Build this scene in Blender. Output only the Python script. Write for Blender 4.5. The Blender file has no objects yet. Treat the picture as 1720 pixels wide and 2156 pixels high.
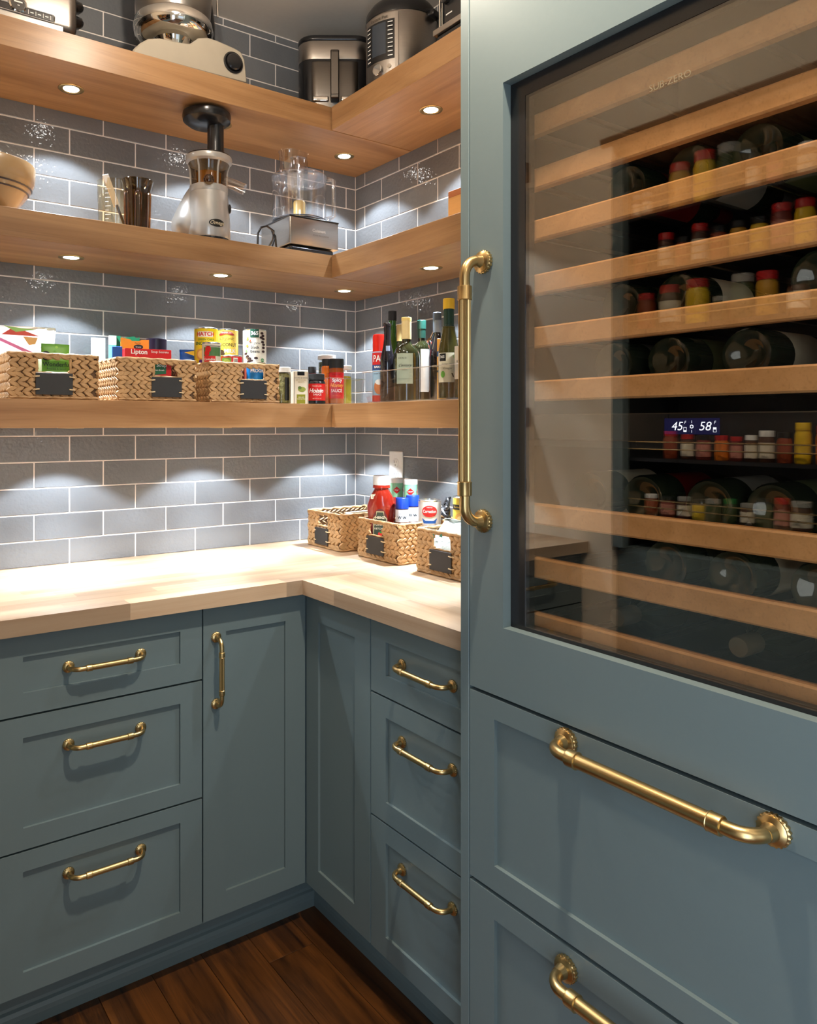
import bpy, bmesh, math, random
from mathutils import Vector, Matrix, Euler
PI = math.pi
S = bpy.context.scene
COL = S.collection

# ------------------------------------------------------------------ camera
CX, CY, CZ = -1.6584, -2.3288, 1.3778
cd = bpy.data.cameras.new('camera'); cam = bpy.data.objects.new('camera', cd); COL.objects.link(cam)
cam.location = (CX, CY, CZ); cam.rotation_euler = (PI/2, 0, -0.5957)
cd.sensor_fit = 'HORIZONTAL'; cd.sensor_width = 36; cd.lens = 36*1589.68/1720
cd.shift_x = (860-711.49)/1720; cd.shift_y = (892.76-1078)/1720
cd.clip_start = 0.02; cd.clip_end = 50
S.camera = cam
# ------------------------------------------------------------------ world, light, exposure
W = bpy.data.worlds.new('world'); S.world = W; W.use_nodes = True
W.node_tree.nodes['Background'].inputs[0].default_value = (0.80, 0.90, 1.0, 1)
W.node_tree.nodes['Background'].inputs[1].default_value = 0.35
S.view_settings.view_transform = 'Standard'; S.view_settings.look = 'None'
S.view_settings.gamma = 1; S.view_settings.use_curve_mapping = False
S.view_settings.exposure = 0.0
SHELF_W = 18.0         # watts per shelf puck light
BEAM_W = 27.0         # watts of the narrow centre beam of each puck
CEIL_W = (14.0, 4.0, 160.0)  # watts of the flush light, the added fill light, the recessed light
WARM = (1.0, 0.86, 0.70); COOL = (0.78, 0.89, 1.0)

def area_light(name, loc, rot, sx, sy, power, color):
    l = bpy.data.lights.new(name, 'AREA'); l.shape = 'RECTANGLE'; l.size = sx; l.size_y = sy
    l.energy = power; l.color = color
    o = bpy.data.objects.new(name, l); COL.objects.link(o); o.location = loc; o.rotation_euler = rot
    return o
# unseen fill lights, added at the window behind and the doorway beside the camera
area_light('window_fill_light', (-0.95, -4.22, 1.45), (PI/2, 0, 0), 0.9, 1.1, 2.5, (0.72, 0.86, 1.0))
area_light('doorway_fill_light', (-1.92, -2.95, 1.05), (PI/2, 0, -PI/2), 0.85, 1.9, 32.0, (0.66, 0.81, 1.0))

# ------------------------------------------------------------------ materials
MATS = {}
def s2l(c):
    c = c/255.0
    return c/12.92 if c <= 0.04045 else ((c+0.055)/1.055)**2.4
def nodes(name):
    m = bpy.data.materials.new(name); m.use_nodes = True
    nt = m.node_tree; nt.nodes.clear()
    out = nt.nodes.new('ShaderNodeOutputMaterial')
    return m, nt, out
def N(nt, t, **kw):
    n = nt.nodes.new(t)
    for k, v in kw.items():
        if k in n.inputs: n.inputs[k].default_value = v
        else: setattr(n, k, v)
    return n
def L(nt, a, b): nt.links.new(a, b)
def pbsdf(nt, out, **kw):
    p = nt.nodes.new('ShaderNodeBsdfPrincipled'); L(nt, p.outputs[0], out.inputs[0])
    for k, v in kw.items(): p.inputs[k.replace('_', ' ')].default_value = v
    return p
def col(r, g, b, rough=0.5, metal=0.0, coat=0.0):
    key = ('c', r, g, b, rough, metal, coat)
    if key not in MATS:
        m, nt, out = nodes('print_%d_%d_%d' % (r, g, b))
        p = pbsdf(nt, out, Roughness=rough, Metallic=metal)
        p.inputs['Coat Weight'].default_value = coat
        n = N(nt, 'ShaderNodeTexNoise', Scale=60.0); tc = N(nt, 'ShaderNodeTexCoord'); L(nt, tc.outputs['Object'], n.inputs['Vector'])
        mx = N(nt, 'ShaderNodeMix', data_type='RGBA'); L(nt, n.outputs[0], mx.inputs['Factor'])
        a = (s2l(r), s2l(g), s2l(b), 1)
        mx.inputs['A'].default_value = tuple(v*0.94 for v in a[:3])+(1,); mx.inputs['B'].default_value = tuple(min(1, v*1.06) for v in a[:3])+(1,)
        L(nt, mx.outputs['Result'], p.inputs['Base Color'])
        MATS[key] = m
    return MATS[key]
def wood(name, c1, c2, axis='x', scale=1.0, rough=0.38, pores=0.5, rnd=0.0):
    m, nt, out = nodes(name)
    p = pbsdf(nt, out, Roughness=rough)
    tc = N(nt, 'ShaderNodeTexCoord'); mp = N(nt, 'ShaderNodeMapping')
    sc = {'x': (1.2, 16, 16), 'y': (16, 1.2, 16), 'z': (16, 16, 1.2)}[axis]
    mp.inputs['Scale'].default_value = tuple(v*scale for v in sc)
    oi = N(nt, 'ShaderNodeObjectInfo')
    ad = N(nt, 'ShaderNodeVectorMath', operation='MULTIPLY_ADD')
    L(nt, oi.outputs['Random'], ad.inputs[0]); ad.inputs[1].default_value = (7.3, 3.1, 5.7) if rnd else (0, 0, 0)
    L(nt, tc.outputs['Object'], ad.inputs[2]); L(nt, ad.outputs[0], mp.inputs['Vector'])
    n1 = N(nt, 'ShaderNodeTexNoise', Scale=1.0, Detail=6.0, Roughness=0.6, Distortion=0.8); L(nt, mp.outputs[0], n1.inputs['Vector'])
    cr = N(nt, 'ShaderNodeValToRGB'); L(nt, n1.outputs[0], cr.inputs[0])
    cr.color_ramp.elements[0].position = 0.32; cr.color_ramp.elements[1].position = 0.68
    cr.color_ramp.elements[0].color = c1+(1,); cr.color_ramp.elements[1].color = c2+(1,)
    # pores
    mp2 = N(nt, 'ShaderNodeMapping'); mp2.inputs['Scale'].default_value = tuple(v*scale*(3.0 if v < 2 else 18.0) for v in sc); L(nt, ad.outputs[0], mp2.inputs['Vector'])
    n2 = N(nt, 'ShaderNodeTexNoise', Scale=1.0, Detail=2.0); L(nt, mp2.outputs[0], n2.inputs['Vector'])
    r2 = N(nt, 'ShaderNodeMapRange'); L(nt, n2.outputs[0], r2.inputs[0]); r2.inputs[1].default_value = 0.55; r2.inputs[2].default_value = 0.75
    r2.inputs[3].default_value = 1.0; r2.inputs[4].default_value = 1.0-pores*0.5
    mx = N(nt, 'ShaderNodeMix', data_type='RGBA', blend_type='MULTIPLY'); mx.inputs['Factor'].default_value = 1
    L(nt, cr.outputs[0], mx.inputs['A']); L(nt, r2.outputs[0], mx.inputs['B'])
    last = mx.outputs['Result']
    if rnd:
        r3 = N(nt, 'ShaderNodeMapRange'); L(nt, oi.outputs['Random'], r3.inputs[0]); r3.inputs[3].default_value = 1-rnd; r3.inputs[4].default_value = 1+rnd*0.5
        m3 = N(nt, 'ShaderNodeMix', data_type='RGBA', blend_type='MULTIPLY'); m3.inputs['Factor'].default_value = 1
        L(nt, last, m3.inputs['A']); L(nt, r3.outputs[0], m3.inputs['B']); last = m3.outputs['Result']
    L(nt, last, p.inputs['Base Color'])
    b = N(nt, 'ShaderNodeBump', Strength=0.12, Distance=0.001); L(nt, n2.outputs[0], b.inputs['Height']); L(nt, b.outputs[0], p.inputs['Normal'])
    return m
def bumpy(name, color, rough, bscale, bstr, metal=0.0, var=0.08, coat=0.0, stretch=None, dist=0.002, rnd=False):
    m, nt, out = nodes(name)
    p = pbsdf(nt, out, Roughness=rough, Metallic=metal); p.inputs['Coat Weight'].default_value = coat
    tc = N(nt, 'ShaderNodeTexCoord'); oi = N(nt, 'ShaderNodeObjectInfo')
    ad = N(nt, 'ShaderNodeVectorMath', operation='MULTIPLY_ADD'); L(nt, oi.outputs['Random'], ad.inputs[0])
    ad.inputs[1].default_value = (9.1, 4.3, 6.7) if rnd else (0, 0, 0); L(nt, tc.outputs['Object'], ad.inputs[2])
    mp = N(nt, 'ShaderNodeMapping'); mp.inputs['Scale'].default_value = stretch or (1, 1, 1); L(nt, ad.outputs[0], mp.inputs['Vector'])
    n = N(nt, 'ShaderNodeTexNoise', Scale=bscale, Detail=3.0); L(nt, mp.outputs[0], n.inputs['Vector'])
    b = N(nt, 'ShaderNodeBump', Strength=bstr, Distance=dist); L(nt, n.outputs[0], b.inputs['Height']); L(nt, b.outputs[0], p.inputs['Normal'])
    n2 = N(nt, 'ShaderNodeTexNoise', Scale=bscale*0.3, Detail=2.0); L(nt, mp.outputs[0], n2.inputs['Vector'])
    mx = N(nt, 'ShaderNodeMix', data_type='RGBA'); L(nt, n2.outputs[0], mx.inputs['Factor'])
    mx.inputs['A'].default_value = tuple(c*(1-var) for c in color)+(1,); mx.inputs['B'].default_value = tuple(min(1, c*(1+var)) for c in color)+(1,)
    last = mx.outputs['Result']
    if rnd:
        r3 = N(nt, 'ShaderNodeMapRange'); L(nt, oi.outputs['Random'], r3.inputs[0]); r3.inputs[3].default_value = 0.88; r3.inputs[4].default_value = 1.1
        m3 = N(nt, 'ShaderNodeMix', data_type='RGBA', blend_type='MULTIPLY'); m3.inputs['Factor'].default_value = 1
        L(nt, last, m3.inputs['A']); L(nt, r3.outputs[0], m3.inputs['B']); last = m3.outputs['Result']
    L(nt, last, p.inputs['Base Color'])
    return m
def thin_glass(name, tint=(0.95, 0.96, 0.96), ior=1.45, boost=1.0, rough=0.02):
    m, nt, out = nodes(name)
    # Schlick reflectance, the same from both sides of a thin sheet
    lw = N(nt, 'ShaderNodeLayerWeight', Blend=0.5); f0 = ((ior-1)/(ior+1))**2
    pw = N(nt, 'ShaderNodeMath', operation='POWER'); L(nt, lw.outputs['Facing'], pw.inputs[0]); pw.inputs[1].default_value = 5.0
    mu = N(nt, 'ShaderNodeMath', operation='MULTIPLY_ADD'); mu.use_clamp = True; L(nt, pw.outputs[0], mu.inputs[0]); mu.inputs[1].default_value = (1-f0); mu.inputs[2].default_value = f0*boost
    t = N(nt, 'ShaderNodeBsdfTransparent'); t.inputs[0].default_value = tint+(1,)
    g = N(nt, 'ShaderNodeBsdfGlossy', Roughness=rough); g.inputs[0].default_value = (1, 1, 1, 1)
    mx = N(nt, 'ShaderNodeMixShader'); L(nt, mu.outputs[0], mx.inputs[0]); L(nt, t.outputs[0], mx.inputs[1]); L(nt, g.outputs[0], mx.inputs[2])
    L(nt, mx.outputs[0], out.inputs[0]); return m
def emit(name, color, s):
    m, nt, out = nodes(name); e = N(nt, 'ShaderNodeEmission', Strength=s); e.inputs[0].default_value = color+(1,)
    L(nt, e.outputs[0], out.inputs[0]); return m

PAINT = bumpy('sage_cabinet_paint', (0.134, 0.176, 0.178), 0.38, 300, 0.05, dist=0.0005, var=0.02)
OAKX = wood('oak_along_x', (0.26, 0.125, 0.047), (0.44, 0.245, 0.108), 'x', 1.0, rough=0.35, pores=0.35)
OAKY = wood('oak_along_y', (0.26, 0.125, 0.047), (0.44, 0.245, 0.108), 'y', 1.0, rough=0.35, pores=0.35)
MAPX = wood('maple_along_x', (0.44, 0.285, 0.165), (0.58, 0.42, 0.275), 'x', 1.0, rough=0.4, pores=0.15, rnd=0.30)
MAPY = wood('maple_along_y', (0.44, 0.285, 0.165), (0.58, 0.42, 0.275), 'y', 1.0, rough=0.4, pores=0.15, rnd=0.30)
FLOORM = wood('dark_oak_floor', (0.010, 0.003, 0.0006), (0.170, 0.056, 0.009), 'y', 1.1, rough=0.36, pores=0.9, rnd=0.30)
CHERRY = wood('cherry_rack_wood', (0.56, 0.30, 0.12), (0.74, 0.42, 0.19), 'y', 0.9, rough=0.4, pores=0.4)
TILE = bumpy('slate_blue_glazed_tile', (0.180, 0.188, 0.198), 0.035, 30, 0.5, dist=0.0012, var=0.10, rnd=True)
def extra_bump(m, scale, strength, dist):
    nt = m.node_tree; b0 = [n for n in nt.nodes if n.type == 'BUMP'][0]; mp = [n for n in nt.nodes if n.type == 'MAPPING'][0]; p = [n for n in nt.nodes if n.type == 'BSDF_PRINCIPLED'][0]
    n = N(nt, 'ShaderNodeTexNoise', Scale=scale, Detail=1.0); L(nt, mp.outputs[0], n.inputs['Vector'])
    b = N(nt, 'ShaderNodeBump', Strength=strength, Distance=dist); L(nt, n.outputs[0], b.inputs['Height']); L(nt, b0.outputs[0], b.inputs['Normal']); L(nt, b.outputs[0], p.inputs['Normal'])
extra_bump(TILE, 105, 1.0, 0.0013)
GROUT = bumpy('pale_grout', (0.86, 0.80, 0.75), 0.8, 400, 0.2)
WALLP = bumpy('greige_wall_paint', (0.80, 0.69, 0.54), 0.7, 200, 0.1, var=0.03)
CEILP = bumpy('ceiling_paint', (0.82, 0.77, 0.69), 0.8, 200, 0.1, var=0.03)
BRASS = bumpy('aged_brass', (0.58, 0.405, 0.175), 0.30, 500, 0.08, metal=1.0, dist=0.0004)
STEEL = bumpy('brushed_steel', (0.42, 0.385, 0.35), 0.30, 60, 0.06, metal=1.0, stretch=(1, 1, 25), dist=0.0004)
CHROME = bumpy('chrome', (0.75, 0.73, 0.70), 0.06, 20, 0.02, metal=1.0)
BLACKP = bumpy('black_plastic', (0.012, 0.012, 0.013), 0.22, 150, 0.05)
BLACKM = bumpy('matte_black', (0.012, 0.012, 0.012), 0.6, 150, 0.05)
WHITEP = bumpy('white_plastic', (0.80, 0.79, 0.76), 0.35, 100, 0.03)
GLASS = thin_glass('clear_plastic_or_glass')
TOAST = bumpy('toaster_steel', (0.20, 0.175, 0.155), 0.36, 60, 0.06, metal=1.0, stretch=(1, 1, 25), dist=0.0004)
BINPL = thin_glass('clear_bin_plastic', (0.94, 0.95, 0.96), 1.5, 3.0, 0.05)
FRIDGEGLASS = thin_glass('tinted_fridge_glass', (0.90, 0.86, 0.80), 1.52, 2.7, 0.0)
LENS = emit('lamp_lens', (1.0, 0.97, 0.92), 24.0)
STRAW = bumpy('water_hyacinth', (0.42, 0.245, 0.105), 0.6, 120, 0.5, var=0.35)
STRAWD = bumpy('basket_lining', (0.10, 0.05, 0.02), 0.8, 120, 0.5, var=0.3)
SLATE = bumpy('chalkboard', (0.022, 0.021, 0.021), 0.55, 200, 0.1)

# ------------------------------------------------------------------ mesh helpers
class MB:
    def __init__(s): s.v = []; s.f = []
    def add(s, vs, fs, M=None):
        o = len(s.v)
        s.v += [tuple(M @ Vector(p)) for p in vs] if M else [tuple(p) for p in vs]
        s.f += [tuple(i+o for i in f) for f in fs]; return s
    def box(s, x0, x1, y0, y1, z0, z1, M=None):
        return s.add([(x0,y0,z0),(x1,y0,z0),(x1,y1,z0),(x0,y1,z0),(x0,y0,z1),(x1,y0,z1),(x1,y1,z1),(x0,y1,z1)],
                     [(0,3,2,1),(4,5,6,7),(0,1,5,4),(1,2,6,5),(2,3,7,6),(3,0,4,7)], M)
    def rbox(s, x0, x1, y0, y1, z0, z1, r, zr=None, seg=5, M=None):
        # rounded in plan (radius r) and at the top/bottom edge (radius zr)
        zr = min(r, (z1-z0)/2)*0.999 if zr is None else max(zr, 1e-5)
        rings = []
        st = 3
        prof = [(zr*(1-math.sin(i/st*PI/2)), z0+zr*(1-math.cos(i/st*PI/2))) for i in range(st+1)]
        prof += [(a, z0+z1-b) for a, b in reversed(prof)]
        for ins, z in prof:
            ring = []
            rr = max(r-ins, 1e-4)
            for cx_, cy_, a0 in ((x1-r, y1-r, 0), (x0+r, y1-r, PI/2), (x0+r, y0+r, PI), (x1-r, y0+r, 3*PI/2)):
                for k in range(seg+1):
                    a = a0+k/seg*PI/2; ring.append((cx_+rr*math.cos(a), cy_+rr*math.sin(a), z))
            rings.append(ring)
        return s.loft(rings, M)
    def loft(s, rings, M=None, cap=True, close=False):
        n = len(rings[0]); vs = [p for r in rings for p in r]; fs = []
        R = len(rings)
        for i in range(R if close else R-1):
            j = (i+1) % R
            for k in range(n):
                k2 = (k+1) % n; fs.append((i*n+k, i*n+k2, j*n+k2, j*n+k))
        if cap and not close: fs += [tuple(reversed(range(n))), tuple((R-1)*n+k for k in range(n))]
        return s.add(vs, fs, M)
    def lathe(s, prof, seg=28, M=None, mod=None, cap=True):
        rings = []
        for i, (r, z) in enumerate(prof):
            rings.append([((r*(mod(i, k) if mod else 1))*math.cos(2*PI*k/seg), (r*(mod(i, k) if mod else 1))*math.sin(2*PI*k/seg), z) for k in range(seg)])
        return s.loft(rings, M, cap)
    def cyl(s, p0, p1, r, seg=12, r1=None):
        p0, p1 = Vector(p0), Vector(p1); d = p1-p0
        q = d.to_track_quat('Z', 'Y').to_matrix().to_4x4(); M = Matrix.Translation(p0) @ q
        return s.lathe([(r, 0), (r if r1 is None else r1, d.length)], seg, M)
    def tube(s, pts, rad, seg=8, mod=None):
        P = [Vector(p) for p in pts]; n = len(P)
        rads = rad if isinstance(rad, (list, tuple)) else [rad]*n
        up = None; rings = []
        for i in range(n):
            t = (P[min(i+1, n-1)]-P[max(i-1, 0)]).normalized()
            if up is None:
                up = t.orthogonal().normalized()
            up = (up-t*up.dot(t)).normalized(); b = t.cross(up)
            rings.append([tuple(P[i]+(up*math.cos(2*PI*k/seg)+b*math.sin(2*PI*k/seg))*rads[i]*(mod(i, k) if mod else 1)) for k in range(seg)])
        return s.loft(rings)
    def prism(s, poly, y0, y1, M=None):     # polygon in xz, extruded along y
        n = len(poly)
        vs = [(x, y0, z) for x, z in poly]+[(x, y1, z) for x, z in poly]
        fs = [tuple(range(n)), tuple(reversed(range(n, 2*n)))]+[(i, i+n, (i+1) % n+n, (i+1) % n) for i in range(n)]
        return s.add(vs, fs, M)
    def ell(s, c, r, M=None, seg=12, rings=8):
        pr = [(max(math.sin(PI*i/rings), 1e-3), -math.cos(PI*i/rings)) for i in range(rings+1)]
        T = Matrix.Translation(c) @ Matrix.Diagonal((r[0], r[1], r[2], 1))
        return s.lathe(pr, seg, (M @ T) if M else T)
    def mesh(s, name, bevel=0.0, smooth=True, ang=35):
        me = bpy.data.meshes.new(name); me.from_pydata(s.v, [], s.f); me.update()
        bm = bmesh.new(); bm.from_mesh(me)
        if bevel: 
            bmesh.ops.bevel(bm, geom=[e for e in bm.edges if e.calc_face_angle(0) > 0.6], offset=bevel, segments=1, affect='EDGES', clamp_overlap=True)
        bmesh.ops.recalc_face_normals(bm, faces=bm.faces); bm.to_mesh(me); bm.free()
        if smooth:
            for p in me.polygons: p.use_smooth = True
            me.set_sharp_from_angle(angle=math.radians(ang))
        return me
def link(name, me, mat, parent=None):
    o = bpy.data.objects.new(name, me); COL.objects.link(o)
    if mat and not me.materials: me.materials.append(mat)
    if parent: o.parent = parent
    return o
def part(name, mb, mat, parent=None, bevel=0.0, smooth=True, ang=35, label=None):
    o = link(name, mb.mesh(name, bevel, smooth, ang), mat, parent)
    if label: o['label'] = label
    return o
def tag(o, label, cat, group=None):
    o['label'] = label; o['category'] = cat
    if group: o['group'] = group
    return o
def thing(name, label, cat, loc=(0, 0, 0), rz=0.0, group=None):
    o = bpy.data.objects.new(name, None); COL.objects.link(o); o.empty_display_size = 0.02
    o.location = loc; o.rotation_euler = (0, 0, rz); return tag(o, label, cat, group)
def struct(o): o['kind'] = 'structure'; return o
def copy_tree(o, parent=None):
    c = o.copy(); COL.objects.link(c)
    if parent: c.parent = parent
    for ch in list(o.children): copy_tree(ch, c)
    return c
def face(x, y, off=0.0): return math.atan2(CX-x, -(CY-y))+off   # rotation that turns local -Y into the room
TXT = {}
def textmesh(body, size, bold=0.0, shear=0.0):
    key = (body, size, bold, shear)
    if key in TXT: return TXT[key]
    c = bpy.data.curves.new('t', 'FONT'); c.body = body; c.size = size; c.align_x = 'CENTER'; c.align_y = 'CENTER'
    c.offset = bold*size; c.shear = shear; c.resolution_u = 3; c.fill_mode = 'FRONT'
    o = bpy.data.objects.new('t', c); me = bpy.data.meshes.new_from_object(o)
    v = [tuple(p.co) for p in me.vertices]; f = [tuple(p.vertices) for p in me.polygons]
    bpy.data.objects.remove(o); bpy.data.curves.remove(c); bpy.data.meshes.remove(me)
    TXT[key] = (v, f); return v, f
# ------------------------------------------------------------------ the room
XL = -1.86; YF = -4.3; ZC = 2.752
H_, LT = 0.0768, 0.2022; Z0 = 1.3419
SZ = [(1.3676, 1.4410), (1.8415, 1.9142), (2.3105, 2.3850)]     # shelves, lowest first
SD = 0.330; CD = 0.603; DF = 0.5756; PANY = -1.268; CT = 0.960; CTB = 0.9213; FX = -0.657

flo = struct(part('floor', MB().box(-2.6, 0.3, YF-0.2, 0.2, -0.06, -0.012), BLACKM))
random.seed(5)
pm = {}; FLX = -0.852
pw = 0.1320
for i in range(13):
    x0 = FLX-8*pw+i*pw; y = 0.02+random.random()*0.9
    y = min(y, 0.9)
    while y > -3.9:
        ln = random.choice((0.9, 1.2, 1.5)); key = ln
        if key not in pm: pm[key] = MB().box(0, pw-0.0012, -(ln-0.0012), 0, -0.012, 0).mesh('plank', bevel=0.0008, smooth=False)
        o = link('plank', pm[key], FLOORM, flo); o.location = (x0, y, 0); y -= ln
wb = struct(part('wall_back', MB().box(XL-0.1, 0.1, 0.0016, 0.10, 0, ZC), GROUT))
wr = struct(part('wall_right', MB().box(0.0016, 0.10, YF, 0.0016, 0, ZC), GROUT))
struct(part('wall_left', MB().box(XL-0.12, XL, -0.700, 0.0035, 0, ZC).box(XL-0.12, XL, -2.45, -2.02, 0, ZC).box(XL-0.12, XL, YF, -3.45, 0, ZC).box(XL-0.12, XL, -3.45, -2.45, 2.08, ZC).box(XL-0.12, XL, -2.02, -0.700, 2.37, ZC), WALLP))  # gap beside the camera opened for the added doorway fill
fw = MB(); wx0, wx1, wz0, wz1 = -1.45, -0.45, 0.85, 2.05
fw.box(XL-0.1, wx0, YF-0.1, YF, 0, ZC).box(wx1, 0.1, YF-0.1, YF, 0, ZC).box(wx0, wx1, YF-0.1, YF, 0, wz0).box(wx0, wx1, YF-0.1, YF, wz1, ZC)
struct(part('wall_front', fw, WALLP))
wf = struct(part('window_1', MB().box(wx0, wx1, YF-0.06, YF-0.02, wz0, wz0+0.05).box(wx0, wx1, YF-0.06, YF-0.02, wz1-0.05, wz1).box(wx0, wx0+0.05, YF-0.06, YF-0.02, wz0, wz1).box(wx1-0.05, wx1, YF-0.06, YF-0.02, wz0, wz1), WHITEP))  # unseen window, put in to hold the bluish fill light
part('pane', MB().box(wx0+0.05, wx1-0.05, YF-0.045, YF-0.04, wz0+0.05, wz1-0.05), GLASS, wf)
struct(part('ceiling', MB().box(XL-0.12, 0.1, YF, 0.1, ZC, ZC+0.08), CEILP))

# tiles: every tile is its own piece; the lining of the wall behind is the grout
G = 0.0040
tm = {}
random.seed(11)
def tile_run(wall, off, length, parity, zmax):
    for n in range(-19, 5):            # row between line n (top) and n+1
        zt = Z0-n*H_-G/2; zb = Z0-(n+1)*H_+G/2
        zb = max(zb, CT+0.001); zt = min(zt, ZC-0.004)
        if zt-zb < 0.008: continue
        ks = range(-2, 24)
        first = (n % 2 == 0) == parity
        js = [off+k*LT/2 for k in ks if (k % 2 == 0) == first]
        js = [0.0]+[j for j in js if 0.006 < j < length]+[length]
        for a, b in zip(js, js[1:]):
            a2 = a+(G/2 if a > 0 else 0.001); b2 = b-(G/2 if b < length else 0)
            w = round(b2-a2, 4); h = round(zt-zb, 4)
            if w < 0.006: continue
            key = (w, h)
            if key not in tm:
                tm[key] = MB().box(-w/2, w/2, 0, 0.0036, -h/2, h/2).mesh('tile', bevel=0.0011, smooth=True, ang=30)
            o = link('tile', tm[key], TILE, wall)
            c = (a2+b2)/2; z = (zt+zb)/2
            j = (random.uniform(-1, 1)*0.005, random.uniform(-1, 1)*0.005)
            if wall is wb: o.location = (-c, 0.0, z); o.rotation_euler = (j[0], 0, j[1])
            else: o.location = (0.0, -c, z); o.rotation_euler = (j[0], 0, -PI/2+j[1])
tile_run(wb, 0.0421, -XL, True, ZC)
tile_run(wr, 0.0588, 1.268, False, ZC)

# ------------------------------------------------------------------ shelves
def shelf(z, which, label):
    if which == 'a':
        o = part('floating_shelf', MB().box(XL+0.001, -0.001, -SD, -0.001, z[0], z[1]), OAKX, bevel=0.0008, smooth=False)
    else:
        o = part('floating_shelf', MB().box(-SD, -0.001, PANY+0.001, -SD-0.0035, z[0], z[1]), OAKY, bevel=0.0014, smooth=False)
    return tag(o, label, 'shelf', 'thick oak floating shelves')
nm = ['lowest', 'middle', 'top']
what = [('under the three baskets and the tins', 'under the oil bottles'), ('carrying the juicer and food processor', 'with the small wooden block on it'), ('carrying the stand mixer', 'carrying the pressure cooker')]
for i, z in enumerate(SZ):
    shelf(z, 'a', 'thick oak back wall shelf, %s one, %s' % (nm[i], what[i][0]))
    shelf(z, 'b', 'thick oak right wall shelf, %s one, %s' % (nm[i], what[i][1]))

# puck lights
def puck(x, y, z, label, group, first=[None]):
    if first[0] is None:
        t = thing('puck_light', label, 'light', (x, y, z), 0, group)
        part('rim', MB().lathe([(0.0345, 0.0), (0.0345, -0.0012), (0.033, -0.0022), (0.024, -0.0022), (0.0215, -0.0005), (0.0215, 0.0)], 36), BRASS, t)
        part('lens', MB().lathe([(0.0001, -0.0008), (0.0212, -0.0008)], 28, cap=False), LENS, t, smooth=False)
        l = bpy.data.lights.new('lamp', 'SPOT'); l.energy = SHELF_W; l.color = COOL; l.spot_size = math.radians(108); l.spot_blend = 0.22; l.shadow_soft_size = 0.014
        o = bpy.data.objects.new('lamp', l); COL.objects.link(o); o.parent = t; o.location = (0, 0, -0.004)
        # the hot centre of the beam
        l = bpy.data.lights.new('lamp_beam', 'SPOT'); l.energy = BEAM_W; l.color = COOL; l.spot_size = math.radians(74); l.spot_blend = 0.75; l.shadow_soft_size = 0.012
        o = bpy.data.objects.new('lamp_beam', l); COL.objects.link(o); o.parent = t; o.location = (0, 0, -0.004)
        first[0] = t; return t
    t = copy_tree(first[0]); t.location = (x, y, z); t['label'] = label; t['group'] = group; return t
wds = ['under the top shelf', 'under the middle shelf', 'under the lowest shelf']
for i, z in ((2, SZ[2][0]), (1, SZ[1][0]), (0, SZ[0][0])):
    k = 2-i
    for x, y, d in ((-0.165, -0.165, 'back wall, nearest the corner'), (-0.640, -0.175, 'back wall, second from the corner'), (-1.094, -0.173, 'back wall, third from the corner'), (-1.56, -0.173, 'back wall, farthest from the corner'),
                    (-0.172, -0.628, 'right wall, near the corner'), (-0.172, -1.09, 'right wall, beside the tall panel')):
        puck(x, y, z, 'small round brass-rimmed puck light %s, %s' % (wds[k], d), 'puck lights '+wds[k])

# flush ceiling light by the shelves, and an added fill light built alike
def flush(x, y, label, watts, glow):
    t = thing('ceiling_light', label, 'light', (x, y, ZC), 0, 'flush ceiling lights')
    part('base', MB().lathe([(0.09, 0), (0.09, -0.02), (0.085, -0.025)], 40), WHITEP, t)
    part('glass_shade', MB().lathe([(0.085, -0.026), (0.115, -0.05), (0.12, -0.085), (0.10, -0.12), (0.05, -0.138), (0.002, -0.142)], 40, cap=False), emit('shade_glow', (1, 0.88, 0.74), glow), t)
    l = bpy.data.lights.new('lamp', 'POINT'); l.energy = watts; l.color = WARM; l.shadow_soft_size = 0.03
    o = bpy.data.objects.new('lamp', l); COL.objects.link(o); o.parent = t; o.location = (0, 0, -0.178)
flush(-1.00, -0.86, 'flush round ceiling light over the aisle, beside the shelves', CEIL_W[0], 2.5)
t = thing('recessed_light', 'recessed ceiling light close in front of the wine fridge', 'light', (-0.90, -1.60, ZC))
part('trim_ring', MB().lathe([(0.075, 0), (0.075, -0.004), (0.055, -0.004), (0.052, 0.0)], 36), WHITEP, t)
part('lens', MB().lathe([(0.0001, -0.0015), (0.052, -0.0015)], 28, cap=False), emit('can_lens', (1, 0.9, 0.78), 8.0), t, smooth=False)
l = bpy.data.lights.new('lamp', 'SPOT'); l.energy = CEIL_W[2]; l.color = WARM; l.spot_size = math.radians(112); l.spot_blend = 0.5; l.shadow_soft_size = 0.04
o = bpy.data.objects.new('lamp', l); COL.objects.link(o); o.parent = t; o.location = (0, 0, -0.01)
flush(-1.05, -3.1, 'added round fill light on the ceiling near the window, behind the photographer', CEIL_W[1], 4.0)  # unseen fixture, added for broad fill from behind the camera

# ------------------------------------------------------------------ worktop of glued staves (two arms)
wt = thing('butcher_block_worktop', 'pale glued-stave butcher block worktop turning the corner below the tiles', 'worktop', (0, 0, 0))
random.seed(3)
sm = {}
def staves(along, lo, hi, c0, c1, n):
    w = (c1-c0)/n
    for i in range(n):
        p = lo-random.random()*0.35
        while p < hi:
            q = p+random.choice((0.32, 0.42, 0.55)); a, b = max(p, lo), min(q, hi); p = q
            if b-a < 0.02: 
                if b > a: b = a+0.02
                else: continue
            key = (along, round(b-a, 3), round(w, 4))
            if key not in sm:
                m = MB()
                if along == 'x': m.box(0, b-a, 0, w, 0, CT-CTB)
                else: m.box(0, w, 0, b-a, 0, CT-CTB)
                sm[key] = m.mesh('stave', smooth=False)
            o = link('stave', sm[key], MAPX if along == 'x' else MAPY, wt)
            o.location = (a, c0+i*w, CTB) if along == 'x' else (c0+i*w, a, CTB)
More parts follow.
